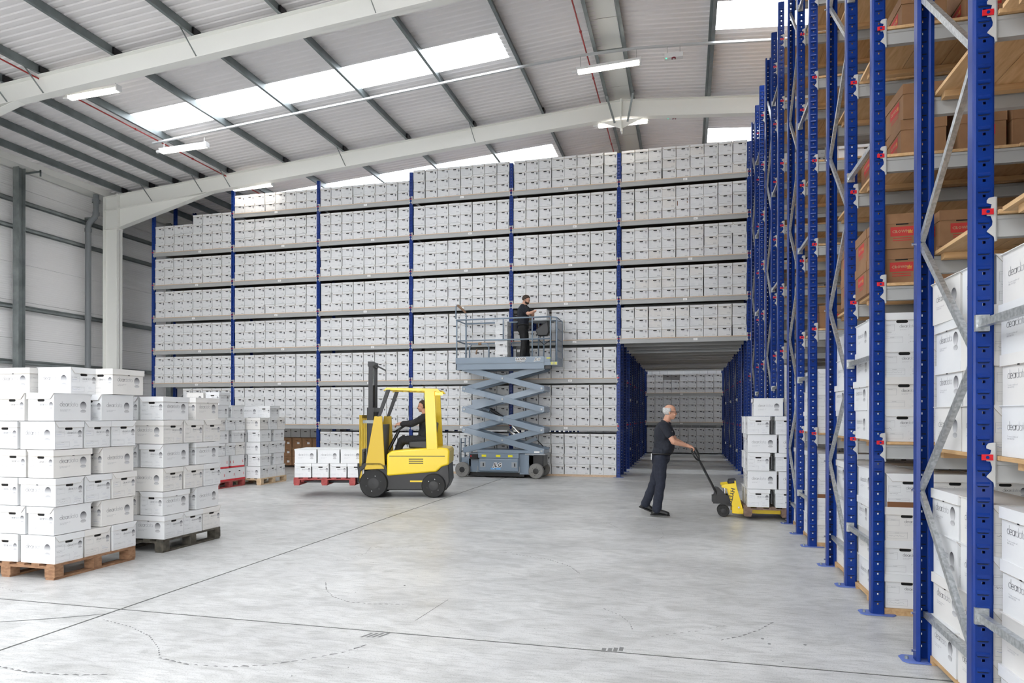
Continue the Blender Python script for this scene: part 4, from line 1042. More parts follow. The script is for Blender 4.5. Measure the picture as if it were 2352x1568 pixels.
def fivebox_meshes():
    W, L, H = BW-.006, BL-.006, BH; b = MB(); b.box(-W/2,W/2,-L/2,L/2,.035,H,0); b.box(-W/2-.003,W/2+.003,-L/2-.003,L/2+.003,0,.035,1); b.box(-W/2-.002,W/2+.002,-L/2-.002,L/2+.002,H-.03,H,0)
    p = MB(); t = text_mb('5', .075, bold=True); d = MB(); d.add([(.13+.035*math.cos(a),.195+.012*math.sin(a),0) for a in np.linspace(0,2*PI,10,endpoint=False)],[tuple(range(10))],1)
    for fm in (frame_m((-W/2,-L/2,0),(1,0,0)), frame_m((W/2,L/2,0),(-1,0,0))): p.join(t, fm @ Matrix.Translation((W-.06,.10,0))); p.join(d, fm)
    for fm in (frame_m((-W/2,L/2,0),(0,-1,0)), frame_m((W/2,-L/2,0),(0,1,0))): p.join(t, fm @ Matrix.Translation((L-.07,.10,0))); p.join(t, fm @ Matrix.Translation((.03,.10,0)))
    return b.mesh('red_base_box', [M['card'], M['inkred']]), p.mesh('five_print', [M['inkred'], M['dark']])
VB, VP = fivebox_meshes()
def fivebox(x, y, z, rz, label, group):
    o = link('storage_box', VB, None, (x,y,z), (0,0,rz), label=label, cat='box', group=group); link('print', VP, o); return o
pallet(-7.10,-5.90,5.30,6.30, M['pallet1'], 'orange-brown wooden pallet under the nearest stack of archive boxes')
stack(-5.90, 5.30, 'stack on the orange-brown pallet', 'boxes stacked on the orange-brown pallet', 6)
MB().box(-.46,-.36,-.5012,-.5002,.035,.095).build('yellow_tag', M['sticker_y'], [o for o in COL.objects if o.name == 'wooden_pallet'][0])
z7 = .150+6*.278
for (x,y,rz,w) in ((-6.12-BL/2,5.68+BW/2,PI/2,'left of the middle'),(-5.90-BW/2,5.985+BL/2+.0,0,'at the far right corner'),
                   (-6.63-BL/2,5.66+BW/2,-PI/2,'leftmost, plain long side out'),(-6.30-BW/2,6.08+BL/2,0,'at the back, nearly hidden')):
    abox(x, y, z7, rz, 'white archive box atop the orange-brown pallet stack, %s' % w, 'boxes stacked on the orange-brown pallet')
pallet(-7.06,-5.86,6.67,7.67, M['pallet2'], 'black weathered wooden pallet under the second stack of archive boxes')
stack(-5.86, 6.67, 'stack on the black pallet', 'boxes stacked on the black pallet', 6)
pallet(-10.58,-9.38,13.68,14.70, M['pallet3'], 'pale new wooden pallet under the stack left of the forklift load')
stack(-9.40, 13.68, 'stack on the pale pallet', 'boxes stacked on the pale pallet', 5)
z6 = .150+5*.278
pallet(-10.94,-9.74,12.62,13.60, M['pallet4'], 'red painted wooden pallet carrying boxes with red bases')
stack(-9.76, 12.62, 'stack on the red pallet', 'boxes stacked on the red pallet', 6, five=(0,1))
z8 = .150+6*.278
abox(-9.80-.66, 13.0, z8, PI/2, 'white archive box lying on top of the red pallet stack, long side out', 'boxes stacked on the red pallet')
abox(-9.80-.20, 13.0, z8, 0.1, 'white archive box on top of the red pallet stack, end out', 'boxes stacked on the red pallet')
abox(-10.02, 14.3, z6, PI/2+.08, 'white archive box loose on top of the pale pallet stack at the back', 'boxes stacked on the pale pallet')
abox(-9.62, 14.32, z6, .06, 'white archive box loose on top of the pale pallet stack, end out', 'boxes stacked on the pale pallet')
# stack on the pallet truck
PX0, PY0, PZ = .86, 11.02, .06
pt = pallet(PX0, PX0+1.2, PY0, PY0+.84, M['pallet5'], 'brown wooden pallet raised on the yellow pallet truck', PZ)
g = 'boxes stacked on the pallet truck'; H = .277; zb = PZ+.150
LN = ['bottom','second','third','fourth','fifth']
for n in range(5):
    z = zb+n*H
    if n % 2 == 0:
        for c, xx in enumerate((PX0+.04+BW/2, PX0+.04+BW+.07+BW/2, PX0+.04+2*BW+.12+BW/2)):
            for d in range(2):
                if d == 1 and c == 2: continue
                abox(xx-.02*(d==1), PY0+BL/2-.02+d*(BL+.0), z, PI if (c+n) % 2 else 0, 'white archive box, %s layer, %s column %s, on the pallet truck' % (LN[n], ['left','middle','right'][c], ['front','back'][d]), g, warm=False)
    else:
        for d in range(2):
            for c in range(2): abox(PX0+.04+BL/2+c*(BL+.01), PY0+BW/2-.02+d*(BW+.08), z, PI/2 if d == 0 else -PI/2, 'white archive box lengthwise, %s layer, %s %s, on the pallet truck' % (LN[n], ['left','right'][c], ['front','back'][d]), g, warm=False)
abox(PX0+.13+BL/2, PY0+BW/2+.0, zb+5*H, PI/2, 'single white archive box alone on the very top of the pallet truck stack', g, warm=False)

# brown packing tape on a few of the boxes
def tape(label, x0, x1, z0, z1, long_=False):
    for o in COL.objects:
        if o.get('label') == label:
            s = 1 if abs(math.cos(o.rotation_euler.z)-1) < .1 else -1
            b = MB()
            if long_: b.box(-s*(BW/2+.0012)-.0004,-s*(BW/2+.0012)+.0004,x0,x1,z0,z1)
            else: b.box(x0,x1,-s*(BL/2-.0075)-.0005,-s*(BL/2-.0075)+.0005,z0,z1)
            b.build('packing_tape', M['tape'], o); return
tape('white box fourth up, aisle edge, front deck near, floor level, second rack row',-.155,.155,.0,.045)
tape('white box second up, aisle edge, front deck near, first shelf, nearest rack row',-.08,.02,.215,.265,True)
tape('white box third up, aisle edge, front deck near, floor level, third rack row',-.155,.0,.0,.05)
for y_, nm in ((20.18,'first'),(29.0,'last')):  # out-of-view lamps added to brighten the boxes at the tunnel end
    lamp_light(lamp(-.1, y_, 7.9, 1.3, 0, 'unseen strip lamp added to light the %s aisle beyond the tunnel' % nm, zt=8.6), 650, 1.3, (.85,.93,1))
# ------------------------------------------------------------------ scissor lift
LX, LY = -4.60, 17.22
SLF = empty('scissor_lift', (LX,LY,0), label='grey-blue electric scissor lift raised in front of the long rack', cat='lift')
def P3(x, y, z): return (x-LX, y-LY, z)
def bx(x0,x1,y0,y1,z0,z1,name,mt,par=SLF,bev=0):
    o = MB().box(x0-LX,x1-LX,y0-LY,y1-LY,z0,z1).build(name, mt, par)
    if bev: bevel(o, bev)
    return o
yf, yr = 16.86, 17.62
# chassis
bx(-5.48,-3.75,yf+.10,yr-.10,.13,.62,'chassis',M['lift'],bev=.01)
bx(-5.22,-3.47,yf+.02,yr-.02,.635,.715,'chassis_rail',M['lift'],bev=.006)
bx(-5.20,-4.12,yf+.01,yf+.10,.50,.632,'upper_panel',M['lift'],bev=.008)
d_ = bx(-5.17,-4.12,yf-.02,yf+.10,.165,.495,'battery_door',M['lift'],bev=.03)
for x in (-5.13,-4.30): bx(x,x+.14,yf-.026,yf-.019,.27,.41,'door_recess',M['lift2'],d_,bev=.02)
for o in d_.children: o.location = (0,0,0)
for x in (-5.06,-4.23): bx(x,x+.03,yf-.03,yf-.026,.30,.38,'latch',M['black'],d_)
bx(-3.98,-3.86,yf+.03,yf+.10,.12,.62,'step_panel',M['lift']); bx(-4.10,-3.75,yf+.04,yr-.04,.10,.14,'belly_plate',M['lift'])
bx(-3.90,-3.50,yf+.10,yr-.10,.30,.60,'axle_block',M['blacksteel'],bev=.02); bx(-5.50,-4.0,yf+.12,yr-.12,.03,.13,'pothole_guard',M['black'])
bx(-3.95,-3.44,yf+.0,yr-.0,.60,.632,'rear_plate',M['lift2'])
bx(-5.42,-5.20,yf-.01,yf+.12,.47,.60,'control_box',M['black'],bev=.01); MB().cyl(P3(-5.38,yf-.01,.55),P3(-5.38,yf-.03,.55),.018,10).build('stop_button',M['red'],SLF)
for x in (-5.10,-4.72,-4.40): bx(x,x+.12,yf+.004,yf+.0095,.535,.59,'warning_sticker',M['sticker_y'])
for x in (-4.85,-4.71): bx(x,x+.12,yf-.0225,yf-.0205,.215,.255,'blue_label',M['sticker_b'])
for x in (-5.20,-4.09): MB().tube([P3(x,yf-.01,.30),P3(x,yf-.015,.20),P3(x-.02,yf-.03,.14)],.012,6).build('door_strap',M['lift2'],SLF)
# ladder
b = MB(); b.tube([P3(-5.70,yf+.1,.30),P3(-5.69,yf+.1,1.0),P3(-5.58,yf+.1,1.0),P3(-5.58,yf+.1,.62)],.017,8); b.tube([P3(-5.70,yf+.45,.30),P3(-5.69,yf+.45,1.0),P3(-5.58,yf+.45,1.0),P3(-5.58,yf+.45,.62)],.017,8)
for z in (.40,.66,.88): b.cyl(P3(-5.70,yf+.1,z),P3(-5.70,yf+.45,z),.014,8)
b.build('ladder',M['lift'],SLF,smooth=True)
bx(-5.72,-5.40,yf+.1,yr-.1,.25,.50,'front_bracket',M['lift'],bev=.02)
def wheel(par, x, y, r, w, grey=True, name='wheel'):
    t = MB().lathe([(r*.70,-w/2),(r*.92,-w/2),(r,-w*.32),(r,w*.32),(r*.92,w/2),(r*.70,w/2)],28,(0,0,0),'y').build(name,M['rubber_grey'] if grey else M['rubber'],par,(x,y,r+.001)); autosmooth(t)
    MB().lathe([(r*.40,-w*.40),(r*.66,-w*.47),(r*.70,-w*.40),(r*.70,w*.40),(r*.66,w*.47),(r*.40,w*.40)],24,(0,0,0),'y').build('rim',M['lift2'] if grey else M['black'],t)
    MB().lathe([(.01,-w*.52),(r*.38,-w*.50),(r*.42,-w*.40),(r*.42,w*.40),(r*.38,w*.5),(.01,w*.52)],20,(0,0,0),'y').build('hub',M['black'],t)
    for a in range(6): 
        c, s_ = math.cos(a*PI/3+.3)*r*.54, math.sin(a*PI/3+.3)*r*.54; MB().cyl((c,-w*.50,s_),(c,-w*.44,s_),r*.04,6).build('wheel_bolt',M['chrome'],t)
    return t
for x in (-5.61,-3.66):
    wheel(SLF,x-LX,yf-.0-LY,.195,.12); wheel(SLF,x-LX,yr-LY,.195,.12)
# scissor arms
z0_, dz_ = .70, .527; xl, xr = -5.58, -3.53
for side, (ya, yb) in enumerate(((yf+.04,yf+.10),(yr-.04,yr-.10))):
    for k in range(4):
        za, zb_ = z0_+k*dz_, z0_+(k+1)*dz_
        MB().bar(P3(xl-.05,ya,zb_+.013),P3(xr+.05,ya,za-.013),.045,.145).build('scissor_arm',M['lift'],SLF)
        MB().bar(P3(xl-.05,yb,za-.013),P3(xr+.05,yb,zb_+.013),.045,.145).build('scissor_arm',M['lift'],SLF)
        s = -1 if side == 0 else 1
        for (x,z) in ((xl,zb_),((xl+xr)/2,(za+zb_)/2),(xr,za)):
            if (x == xl and k == 3): continue
            MB().cyl(P3(x,ya,z),P3(x,ya+s*.032,z),.032,12).build('pivot_pin',M['lift2'],SLF); 
            MB().cyl(P3(x,ya+s*.032,z),P3(x,ya+s*.036,z),.014,8).build('pin_bolt',M['galv'],SLF)
for k in range(1,4):
    for x in (xl-.02,xr+.03): 
        z = z0_+k*dz_; MB().bar(P3(x,yf+.02,z),P3(x,yr-.02,z),.07,.13,(0,0,1)).build('cross_tube',M['lift'],SLF)
for k in range(4): MB().cyl(P3((xl+xr)/2,yf+.02,z0_+(k+.5)*dz_),P3((xl+xr)/2,yr-.02,z0_+(k+.5)*dz_),.03,10).build('centre_shaft',M['lift2'],SLF)
MB().cyl(P3(-4.95,17.2,1.75),P3(-4.45,17.2,1.42),.045,12).build('cylinder',M['black'],SLF); MB().cyl(P3(-4.45,17.2,1.42),P3(-4.15,17.2,1.12),.022,10).build('cylinder_rod',M['chrome'],SLF)
MB().cyl(P3(-4.48,17.2,1.22),P3(-4.25,17.2,1.03),.045,12).build('cylinder',M['chrome'],SLF); MB().cyl(P3(-5.0,17.25,1.72),P3(-5.35,17.25,1.92),.05,12).build('cylinder',M['lift'],SLF)
MB().bar(P3(-5.42,yf+.2,1.92),P3(-4.95,yf+.2,1.98),.04,.16).build('cylinder_mount',M['lift'],SLF)
MB().tube([P3(-4.05,17.2,1.15),P3(-4.0,17.2,.95),P3(-3.7,17.2,.95),P3(-3.55,17.2,.8)],.014,6).build('hose',M['black'],SLF)
MB().bar(P3(-4.3,17.2,.80),P3(-3.72,17.2,1.0),.05,.08).build('lower_link',M['lift'],SLF)
# platform
bx(-5.80,-3.46,yf-.03,yf-.005,2.93,3.085,'side_panel',M['lift']); bx(-5.80,-3.46,yf-.02,yf+.0,2.775,2.925,'deck_channel',M['lift'])
bx(-5.80,-3.46,yr-.0,yr+.02,2.775,3.085,'side_panel',M['lift']); bx(-5.80,-5.78,yf-.02,yr+.02,2.775,3.085,'end_panel',M['lift'])
bx(-5.78,-3.46,yf,yr,2.90,2.948,'deck',M['lift2'])
bx(-3.46,-3.12,yf-.01,yr+.01,2.86,2.948,'extension_deck',M['lift'],bev=.004); bx(-3.46,-3.28,yf-.012,yf+.01,2.948,3.07,'toe_board',M['lift']); bx(-3.14,-3.12,yf,yr,2.948,3.06,'toe_board',M['lift'])
for i in range(5): MB().box(-3.285-LX+i*.034,-3.270-LX+i*.034,yf-.0125-LY,yf-.0105-LY,2.875,2.94).build('hazard_stripe',M['sticker_y'],SLF)
bx(-3.40,-3.30,yf-.02,yf-.012,3.03,3.05,'yellow_mark',M['sticker_y'])
bx(-3.46,-3.30,yf+.05,yf+.20,2.78,2.86,'bracket',M['black'])
def rail(name, pts, r=.019): return MB().tube([P3(*p) for p in pts], r, 10).build(name, M['lift'], SLF, smooth=True)
for y in (yf+.0, yr-.0):
    rail('top_rail',[(-5.79,y,4.07),(-3.28,y,4.08)],.021); rail('mid_rail',[(-5.79,y,3.53),(-3.28,y,3.53)])
    for x in (-5.78,-3.30): rail('rail_post',[(x,y,2.95),(x,y,4.07)])
    rail('rail_post',[(-4.53,y,3.53),(-4.53,y,4.07)],.016)
    rail('rail_post',[(-3.77,y,2.95),(-3.77,y,4.07)],.018)
rail('rail_post',[(-5.54,yf+.05,2.95),(-5.54,yf+.05,4.10)],.020); rail('end_rail',[(-5.79,yf,4.07),(-5.79,yr,4.07)]); rail('end_rail',[(-5.79,yf,3.53),(-5.79,yr,3.53)])
rail('gate_hoop',[(-5.80,yf-.01,4.10),(-5.80,yf-.01,4.42),(-5.78,yf,4.46),(-5.73,yf,4.43),(-5.56,yf+.03,4.28),(-5.54,yf+.05,4.18),(-5.54,yf+.05,3.8)],.019)
MB().tube([P3(-5.76,yf,4.455),P3(-5.74,yf,4.44),P3(-5.58,yf+.03,4.30),P3(-5.55,yf+.04,4.25)],.030,8).build('foam_grip',M['rust'],SLF)
MB().tube([P3(-5.46,yf+.1,2.95),P3(-5.46,yf+.1,3.36),P3(-5.40,yf+.1,3.45),P3(-5.0,yf+.1,3.45),P3(-4.94,yf+.1,3.36),P3(-4.94,yf+.1,2.95)],.02,8).build('folding_hoop',M['lift'],SLF,smooth=True)
MB().tube([P3(-5.22,yf+.1,3.45),P3(-5.14,yf+.1,3.45)],.034,8).build('tape_wrap',M['rust'],SLF); MB().tube([P3(-5.25,yf+.08,3.32),P3(-5.28,yf+.07,3.18)],.02,6).build('tape_wrap',M['rust'],SLF)
for z in (4.07,3.80,3.53,3.25): rail('end_rail',[(-3.14,yf,z-.02),(-3.14,yr,z-.02)],.016)
for y in (yf,yr): rail('rail_post',[(-3.14,y,2.95),(-3.14,y,4.05)],.019); rail('top_rail',[(-3.30,y,4.08),(-3.14,y,4.05)],.019)
bx(-3.150,-3.135,yf+.03,yr-.03,3.0,3.98,'end_mesh_panel',M['lift2'])
cbx = MB(); cbx.prism([(-3.72,3.78),(-3.40,4.00),(-3.36,3.72),(-3.42,3.62),(-3.66,3.62)],'y',16.98,17.16); cbx.v = [(a-LX,c-LY,z) for a,c,z in cbx.v]; bevel(cbx.build('platform_control',M['blacksteel'],SLF),.02)
MB().tube([P3(-3.6,17.05,3.63),P3(-3.62,17.04,3.50),P3(-3.50,17.03,3.40),P3(-3.36,17.0,3.48),P3(-3.30,16.95,3.52)],.010,6).build('control_cable',M['black'],SLF)
bx(-3.84,-3.34,17.00,17.50,4.005,4.03,'tool_tray',M['lift2']); MB().cyl(P3(-3.60,17.48,2.95),P3(-3.60,17.48,4.0),.018,8).build('tray_post',M['lift'],SLF)
bx(-4.34,-4.10,17.45,17.60,2.95,3.42,'battery_case',M['black'],bev=.01); bx(-4.31,-4.17,17.445,17.452,3.26,3.33,'case_label',M['paper'])
def sign(par, txt, size, x, y, z, shear=0, col='black', outline=True, name='lettering'):
    t = text_mb(txt, size, bold=True, shear=shear); t.v = [(a*1.0,c,0) for a,c,_ in t.v]
    def fm(dy): return Matrix(((1,0,0,x),(0,0,-1,y-dy),(0,1,0,z),(0,0,0,1)))
    if outline:
        bmb = MB(); 
        for a in range(12): bmb.join(t, fm(.0006+a*.0001) @ Matrix.Translation((size*.11*math.cos(a*PI/6), size*.11*math.sin(a*PI/6), 0)))
        bmb.build(name+'_outline', M['paper'], par)
    MB().join(t, fm(.004)).build(name, M[col], par)
sign(SLF,'JLG',.135,-4.78-LX,yf-.021-LY,.285,.25); sign(SLF,'JLG',.088,-3.70-LX,yf-.031-LY,2.985,.25); sign(SLF,'2632ES',.088,-4.19-LX,yf-.031-LY,3.0,0); sign(SLF,'www.jlg.com',.040,-4.17-LX,yf-.031-LY,2.955,0)
bx(-3.72,-3.58,yf+.012,yf+.0195,.655,.695,'white_label',M['paper'])
for k in range(4): abox(-4.60, 17.12, 2.95+k*.264, [0,PI,0,PI][k], 'white archive box, %s of four stacked on the scissor lift deck' % ['lowest','second','third','top'][k], 'boxes on the scissor lift deck', warm=False).scale = (1,.9,.264/BH)
abox(-3.60, 17.24, 4.032, PI, 'white archive box being handled on the tray of the scissor lift', 'boxes on the scissor lift deck', warm=False).scale = (1,.9,1)
# ------------------------------------------------------------------ forklift: local x runs along its length (front at -x), y across
FK = empty('forklift_truck', (-3.27,12.84,0), YAW, label='yellow and black counterbalance forklift truck carrying a pallet of boxes', cat='forklift')
def fpoly(poly, y0, y1, name, mt, bev=0, par=None):
    o = MB().prism(poly,'y',y0,y1).build(name, mt, par or FK)
    if bev: bevel(o, bev, 3)
    return o
fpoly([(-2.86,.14),(-2.86,.52),(-2.42,.60),(-2.42,.44),(-1.45,.52),(-1.36,.62),(-1.23,.64),(-1.21,.30),(-1.28,.14)],.04,1.01,'chassis',M['black'],.02)
cw = fpoly([(-2.43,.42),(-2.43,.84),(-2.34,.905),(-2.10,.935),(-1.40,.975),(-1.24,.96),(-1.21,.90),(-1.22,.64),(-1.36,.60),(-1.47,.50)],0,1.05,'body_panel',M['yellow'],.035)
for z in (.66,.70,.74): MB().box(-2.0,-1.72,-.003,.004,z,z+.018).build('vent_slot',M['black'],cw)
MB().box(-2.38,-1.30,-.002,.003,.800,.812).build('trim_line',M['black'],cw)
MB().box(-1.98,-1.55,.035,.042,.30,.33).build('yellow_stripe',M['yellow'],FK)
for y0,y1 in ((0,.05),(1.0,1.05)):
    fpoly([(-2.67,1.58),(-2.52,1.58),(-2.46,.56),(-2.86,.54)],y0,y1,'front_leg',M['yellow2'],.01)
    fpoly([(-2.62,1.56),(-2.55,1.58),(-2.36,2.10),(-2.44,2.10)],y0,y1,'guard_pillar',M['blacksteel'],.006)
    fpoly([(-1.70,2.08),(-1.50,2.10),(-1.44,.93),(-1.66,.93)],y0,y1,'rear_pillar',M['yellow'],.01)
fpoly([(-2.74,.54),(-2.62,1.40),(-2.55,1.42),(-2.58,.54)],.05,1.0,'dash_panel',M['blacksteel'],.01)
fpoly([(-2.50,2.07),(-2.44,2.135),(-1.45,2.115),(-1.38,2.05),(-1.44,2.04),(-1.5,2.06),(-2.42,2.085)],0,.055,'guard_rail',M['yellow'],.008)
fpoly([(-2.50,2.07),(-2.44,2.135),(-1.45,2.115),(-1.38,2.05),(-1.44,2.04),(-1.5,2.06),(-2.42,2.085)],.995,1.05,'guard_rail',M['yellow'],.008)
for i in range(8): MB().box(-2.44+i*.135,-2.41+i*.135,.055,.995,2.085,2.11).build('guard_bar',M['yellow'],FK)
MB().box(-1.50,-1.36,.02,.14,1.99,2.045).build('amber_beacon',M['beacon'],FK)
# mast
for y in (.22,.78):
    MB().box(-2.86,-2.74,y,y+.05,.06,1.75).build('mast_channel',M['blacksteel'],FK); MB().box(-2.84,-2.76,y+.055 if y < .5 else y-.045,y+.095 if y < .5 else y-.005,.12,2.66).build('inner_mast',M['blacksteel'],FK)
for z in (1.66,1.20,.5): MB().box(-2.76,-2.72,.22,.83,z,z+.09).build('mast_crossmember',M['blacksteel'],FK)
MB().box(-2.85,-2.75,.26,.80,2.56,2.66).build('mast_head',M['blacksteel'],FK); MB().cyl((-2.80,.53,.3),(-2.80,.53,2.2),.035,12).build('lift_cylinder',M['blacksteel'],FK); MB().cyl((-2.80,.53,2.2),(-2.80,.53,2.56),.02,10).build('lift_rod',M['chrome'],FK)
for y in (.45,.60): MB().box(-2.88,-2.87,y,y+.02,.4,2.4).build('lift_chain',M['blacksteel'],FK)
MB().bar((-2.74,.53,2.60),(-2.55,.53,2.50),.05,.03).build('hose_guide',M['black'],FK)
MB().box(-3.0,-2.88,.02,1.0,.55,.66).build('carriage_bar',M['blacksteel'],FK); MB().box(-3.0,-2.88,.02,1.0,.28,.38).build('carriage_bar',M['blacksteel'],FK)
br = MB(); 
for y in (.02,.20,.38,.60,.78,.96): br.box(-2.96,-2.92,y,y+.035,.60,1.58)
br.box(-2.96,-2.92,.02,.995,1.54,1.60); br.box(-2.965,-2.915,.02,.06,.30,1.6); br.build('load_backrest',M['yellow2'],FK)
MB().box(-2.93,-2.70,.18,.88,1.44,1.50).build('mast_tie',M['galv_rail'],FK)
for y in (.24,.70):
    b = MB(); b.prism([(-4.10,.268),(-2.96,.262),(-2.96,.62),(-3.0,.62),(-3.0,.318),(-4.10,.295)],'y',y,y+.10); b.build('fork',M['blacksteel'],FK)
for x, r in ((-2.68,.275),(-1.52,.235)):
    for y in (.06,.99): 
        w_ = wheel(FK,x,y,r,.17,False)
for y in (.0,.93): fpoly([(-2.98,.30),(-2.93,.52),(-2.80,.62),(-2.54,.62),(-2.42,.50),(-2.44,.62),(-2.55,.68),(-2.84,.68),(-2.99,.56)],y,y+.12,'mudguard',M['black'],.01)
# seat, steering
fpoly([(-2.05,.95),(-1.62,.93),(-1.56,1.05),(-1.50,1.45),(-1.58,1.47),(-1.68,1.10),(-2.05,1.08)],.28,.78,'seat',M['black'],.03)
MB().cyl((-2.48,.5,.9),(-2.27,.5,1.30),.03,10).build('steering_column',M['black'],FK)
a_ = [(-2.25+.15*math.cos(t)*.75,.5+.17*math.sin(t),1.33+.15*math.cos(t)*.5) for t in np.linspace(0,2*PI,20,endpoint=False)]
MB().tube(a_,.014,8,closed=True).build('steering_wheel',M['black'],FK,smooth=True); MB().bar((-2.13,.5,1.40),(-2.36,.5,1.26),.03,.02).build('steering_spoke',M['black'],FK)
def fw(x, y): return (-3.27 + x*CS - y*SN, 12.84 + x*SN + y*CS)
# pallet and boxes on the forks
fp = pallet(-.6,.6,-.5,.5,M['pallet4'],'red-brown wooden pallet lifted on the forklift forks',.235); px_, py_ = fw(-3.64,.52); fp.location = (px_,py_,.235); fp.rotation_euler = (0,0,YAW)
for n in range(2):
    for c in range(4):
        for d in range(2):
            if n == 0:
                x_, y_ = fw(-4.24+.17+c*.345+.0, .26+d*.46+.0); rz = YAW + (PI if c % 2 else 0)
                lab = 'white archive box, lower layer on the forks, %s from the front, %s side' % (ORD[c], ['near','far'][d])
            else:
                if c == 3: continue
                x_, y_ = fw(-4.24+.22+c*.448, .22+d*.46+.0); rz = YAW + PI/2 + (PI if d else 0)
                lab = 'white archive box, upper layer on the forks, %s from the load front, %s side' % (ORD[c], ['near','far'][d])
            abox(x_, y_, .387+n*.277, rz, lab, 'boxes on the forklift pallet', warm=False)
for c in range(3):
    x_, y_ = fw(-4.24+.17+c*.46, .98); abox(x_+0, y_, .387+.277, YAW+PI/2, 'white archive box, upper layer at the rear edge of the forks, %s from the load front' % ORD[c], 'boxes on the forklift pallet', warm=False) if False else None
# ------------------------------------------------------------------ pallet truck
TY = 11.42
PT = empty('pallet_truck', (.62,TY,0), label='yellow hand pallet truck with black handle under the loaded pallet', cat='pallet truck')
def tp(x, y, z): return (x-.62, y-TY, z)
def tpoly(poly, y0, y1, name, mt, bev=0):
    o = MB().prism([(a-.62,c) for a,c in poly],'y',y0-TY,y1-TY).build(name, mt, PT)
    if bev: bevel(o, bev)
    return o
for y0,y1 in ((TY-.21,TY-.18),(TY+.18,TY+.21)):
    tpoly([(.54,.515),(.54,.475),(.635,.455),(.70,.185),(.70,.075),(.87,.065),(.86,.15),(.765,.50),(.755,.585),(.735,.585),(.735,.545),(.66,.535)],y0,y1,'head_plate',M['yellow'],.006)
tpoly([(.62,.46),(.75,.50),(.84,.12),(.72,.12)],TY-.18,TY+.18,'bulkhead',M['yellow'])
tpoly([(.64,.53),(.66,.585),(.76,.60),(.76,.545)],TY-.15,TY+.15,'top_tray',M['blacksteel'],.005)
for y in (TY-.19,TY+.19):
    MB().box(.80-.62,1.98-.62,y-.075-TY,y+.075-TY,.092,.150).build('fork',M['yellow'],PT); MB().cyl(tp(1.88,y-.04,.052),tp(1.88,y+.04,.052),.04,12).build('load_roller',M['black'],PT)
    MB().bar(tp(.84,y,.13),tp(1.88,y,.07),.03,.02).build('push_rod',M['blacksteel'],PT)
MB().cyl(tp(.60,TY,.20),tp(.60,TY,.36),.045,14).build('pump_body',M['blacksteel'],PT); MB().cyl(tp(.60,TY,.36),tp(.60,TY,.50),.020,12).build('pump_rod',M['chrome'],PT)
MB().box(.42-.62,.68-.62,-.06,.06,.20,.34).build('pump_block',M['blacksteel'],PT); MB().box(.40-.62,.46-.62,-.09,.09,.23,.33).build('valve_block',M['black'],PT)
MB().box(.54-.62,.74-.62,-.05,.05,.165,.205).build('turntable',M['black'],PT)
for y in (-.085,.085):
    w_ = wheel(PT,.575-.62,y,.093,.055,False)
MB().bar(tp(.61,TY-.06,.20),tp(.575,TY-.06,.09),.02,.05).build('wheel_fork',M['blacksteel'],PT)
h0, h1 = Vector(tp(.50,TY-.02,.31)), Vector(tp(.205,TY-.12,.885))
MB().prism([(.42-.62,.30),(.62-.62,.34),(.50-.62,.46),(.455-.62,.47)],'y',-.05,.05).build('handle_yoke',M['blacksteel'],PT)
MB().bar(h0,h1,.045,.028).build('handle_shaft',M['black'],PT)
hd = (h1-h0).normalized(); sd = Vector((.28,.92,.25)).normalized(); tip = h1+hd*.20
loop = [h1, h1+hd*.05+sd*.075, h1+hd*.12+sd*.105, tip-hd*.02+sd*.105, tip+sd*.085, tip, tip-sd*.085, tip-hd*.02-sd*.105, h1+hd*.12-sd*.105, h1+hd*.05-sd*.075]
MB().tube([tuple(p) for p in loop],.0135,8,closed=True).build('handle_loop',M['rubber'],PT,smooth=True); MB().tube([tuple(h1+hd*.02),tuple(tip-hd*.03)],.011,8).build('release_lever',M['black'],PT)
sg = text_mb('HYSTER',.085,bold=True); R_ = Matrix.Translation((.688-.62,-.2115,.475)) @ Matrix.Rotation(math.radians(13),4,'Y') @ Matrix(((0,1,0,0),(0,0,-1,0),(-1,0,0,0),(0,0,0,1)))
MB().join(sg,R_ ).build('lettering',M['black'],PT)
MB().cyl(tp(.80,TY-.21,.17),tp(.80,TY-.216,.17),.016,12).build('pivot_bolt',M['chrome'],PT)
# ------------------------------------------------------------------ people
def remesh(mb, name, vox, mt, parent, smooth=2, fn=None):
    me = bpy.data.meshes.new('tmp'); me.from_pydata(mb.v, [], mb.f); o = bpy.data.objects.new('tmp', me); COL.objects.link(o)
    r = o.modifiers.new('r','REMESH'); r.mode = 'VOXEL'; r.voxel_size = vox; r.use_smooth_shade = True
    if smooth: s_ = o.modifiers.new('s','SMOOTH'); s_.factor = .5; s_.iterations = smooth
    dg = bpy.context.evaluated_depsgraph_get(); dg.update(); m2 = bpy.data.meshes.new_from_object(o.evaluated_get(dg)); bpy.data.objects.remove(o); bpy.data.meshes.remove(me)
    if fn: fn(m2)
    m2.materials.clear(); m2.materials.append(mt); m2.polygons.foreach_set('use_smooth',[True]*len(m2.polygons)); return link(name, m2, parent)
def folds(amp, freq, seed=0):
    def f(me):
        n = len(me.vertices); a = np.empty(n*3,dtype=np.float32); me.vertices.foreach_get('co',a); a = a.reshape(-1,3); nn = np.empty(n*3,dtype=np.float32); me.vertex_normals.foreach_get('vector',nn); nn = nn.reshape(-1,3)
        w = np.sin(a[:,2]*freq+np.sin(a[:,0]*freq*.7+seed)*1.6+a[:,1]*freq*.5)*np.sin(a[:,2]*freq*.43+a[:,0]*freq*.6+seed*2); a += nn*(w*amp)[:,None]; me.vertices.foreach_set('co',a.ravel()); me.update()
    return f
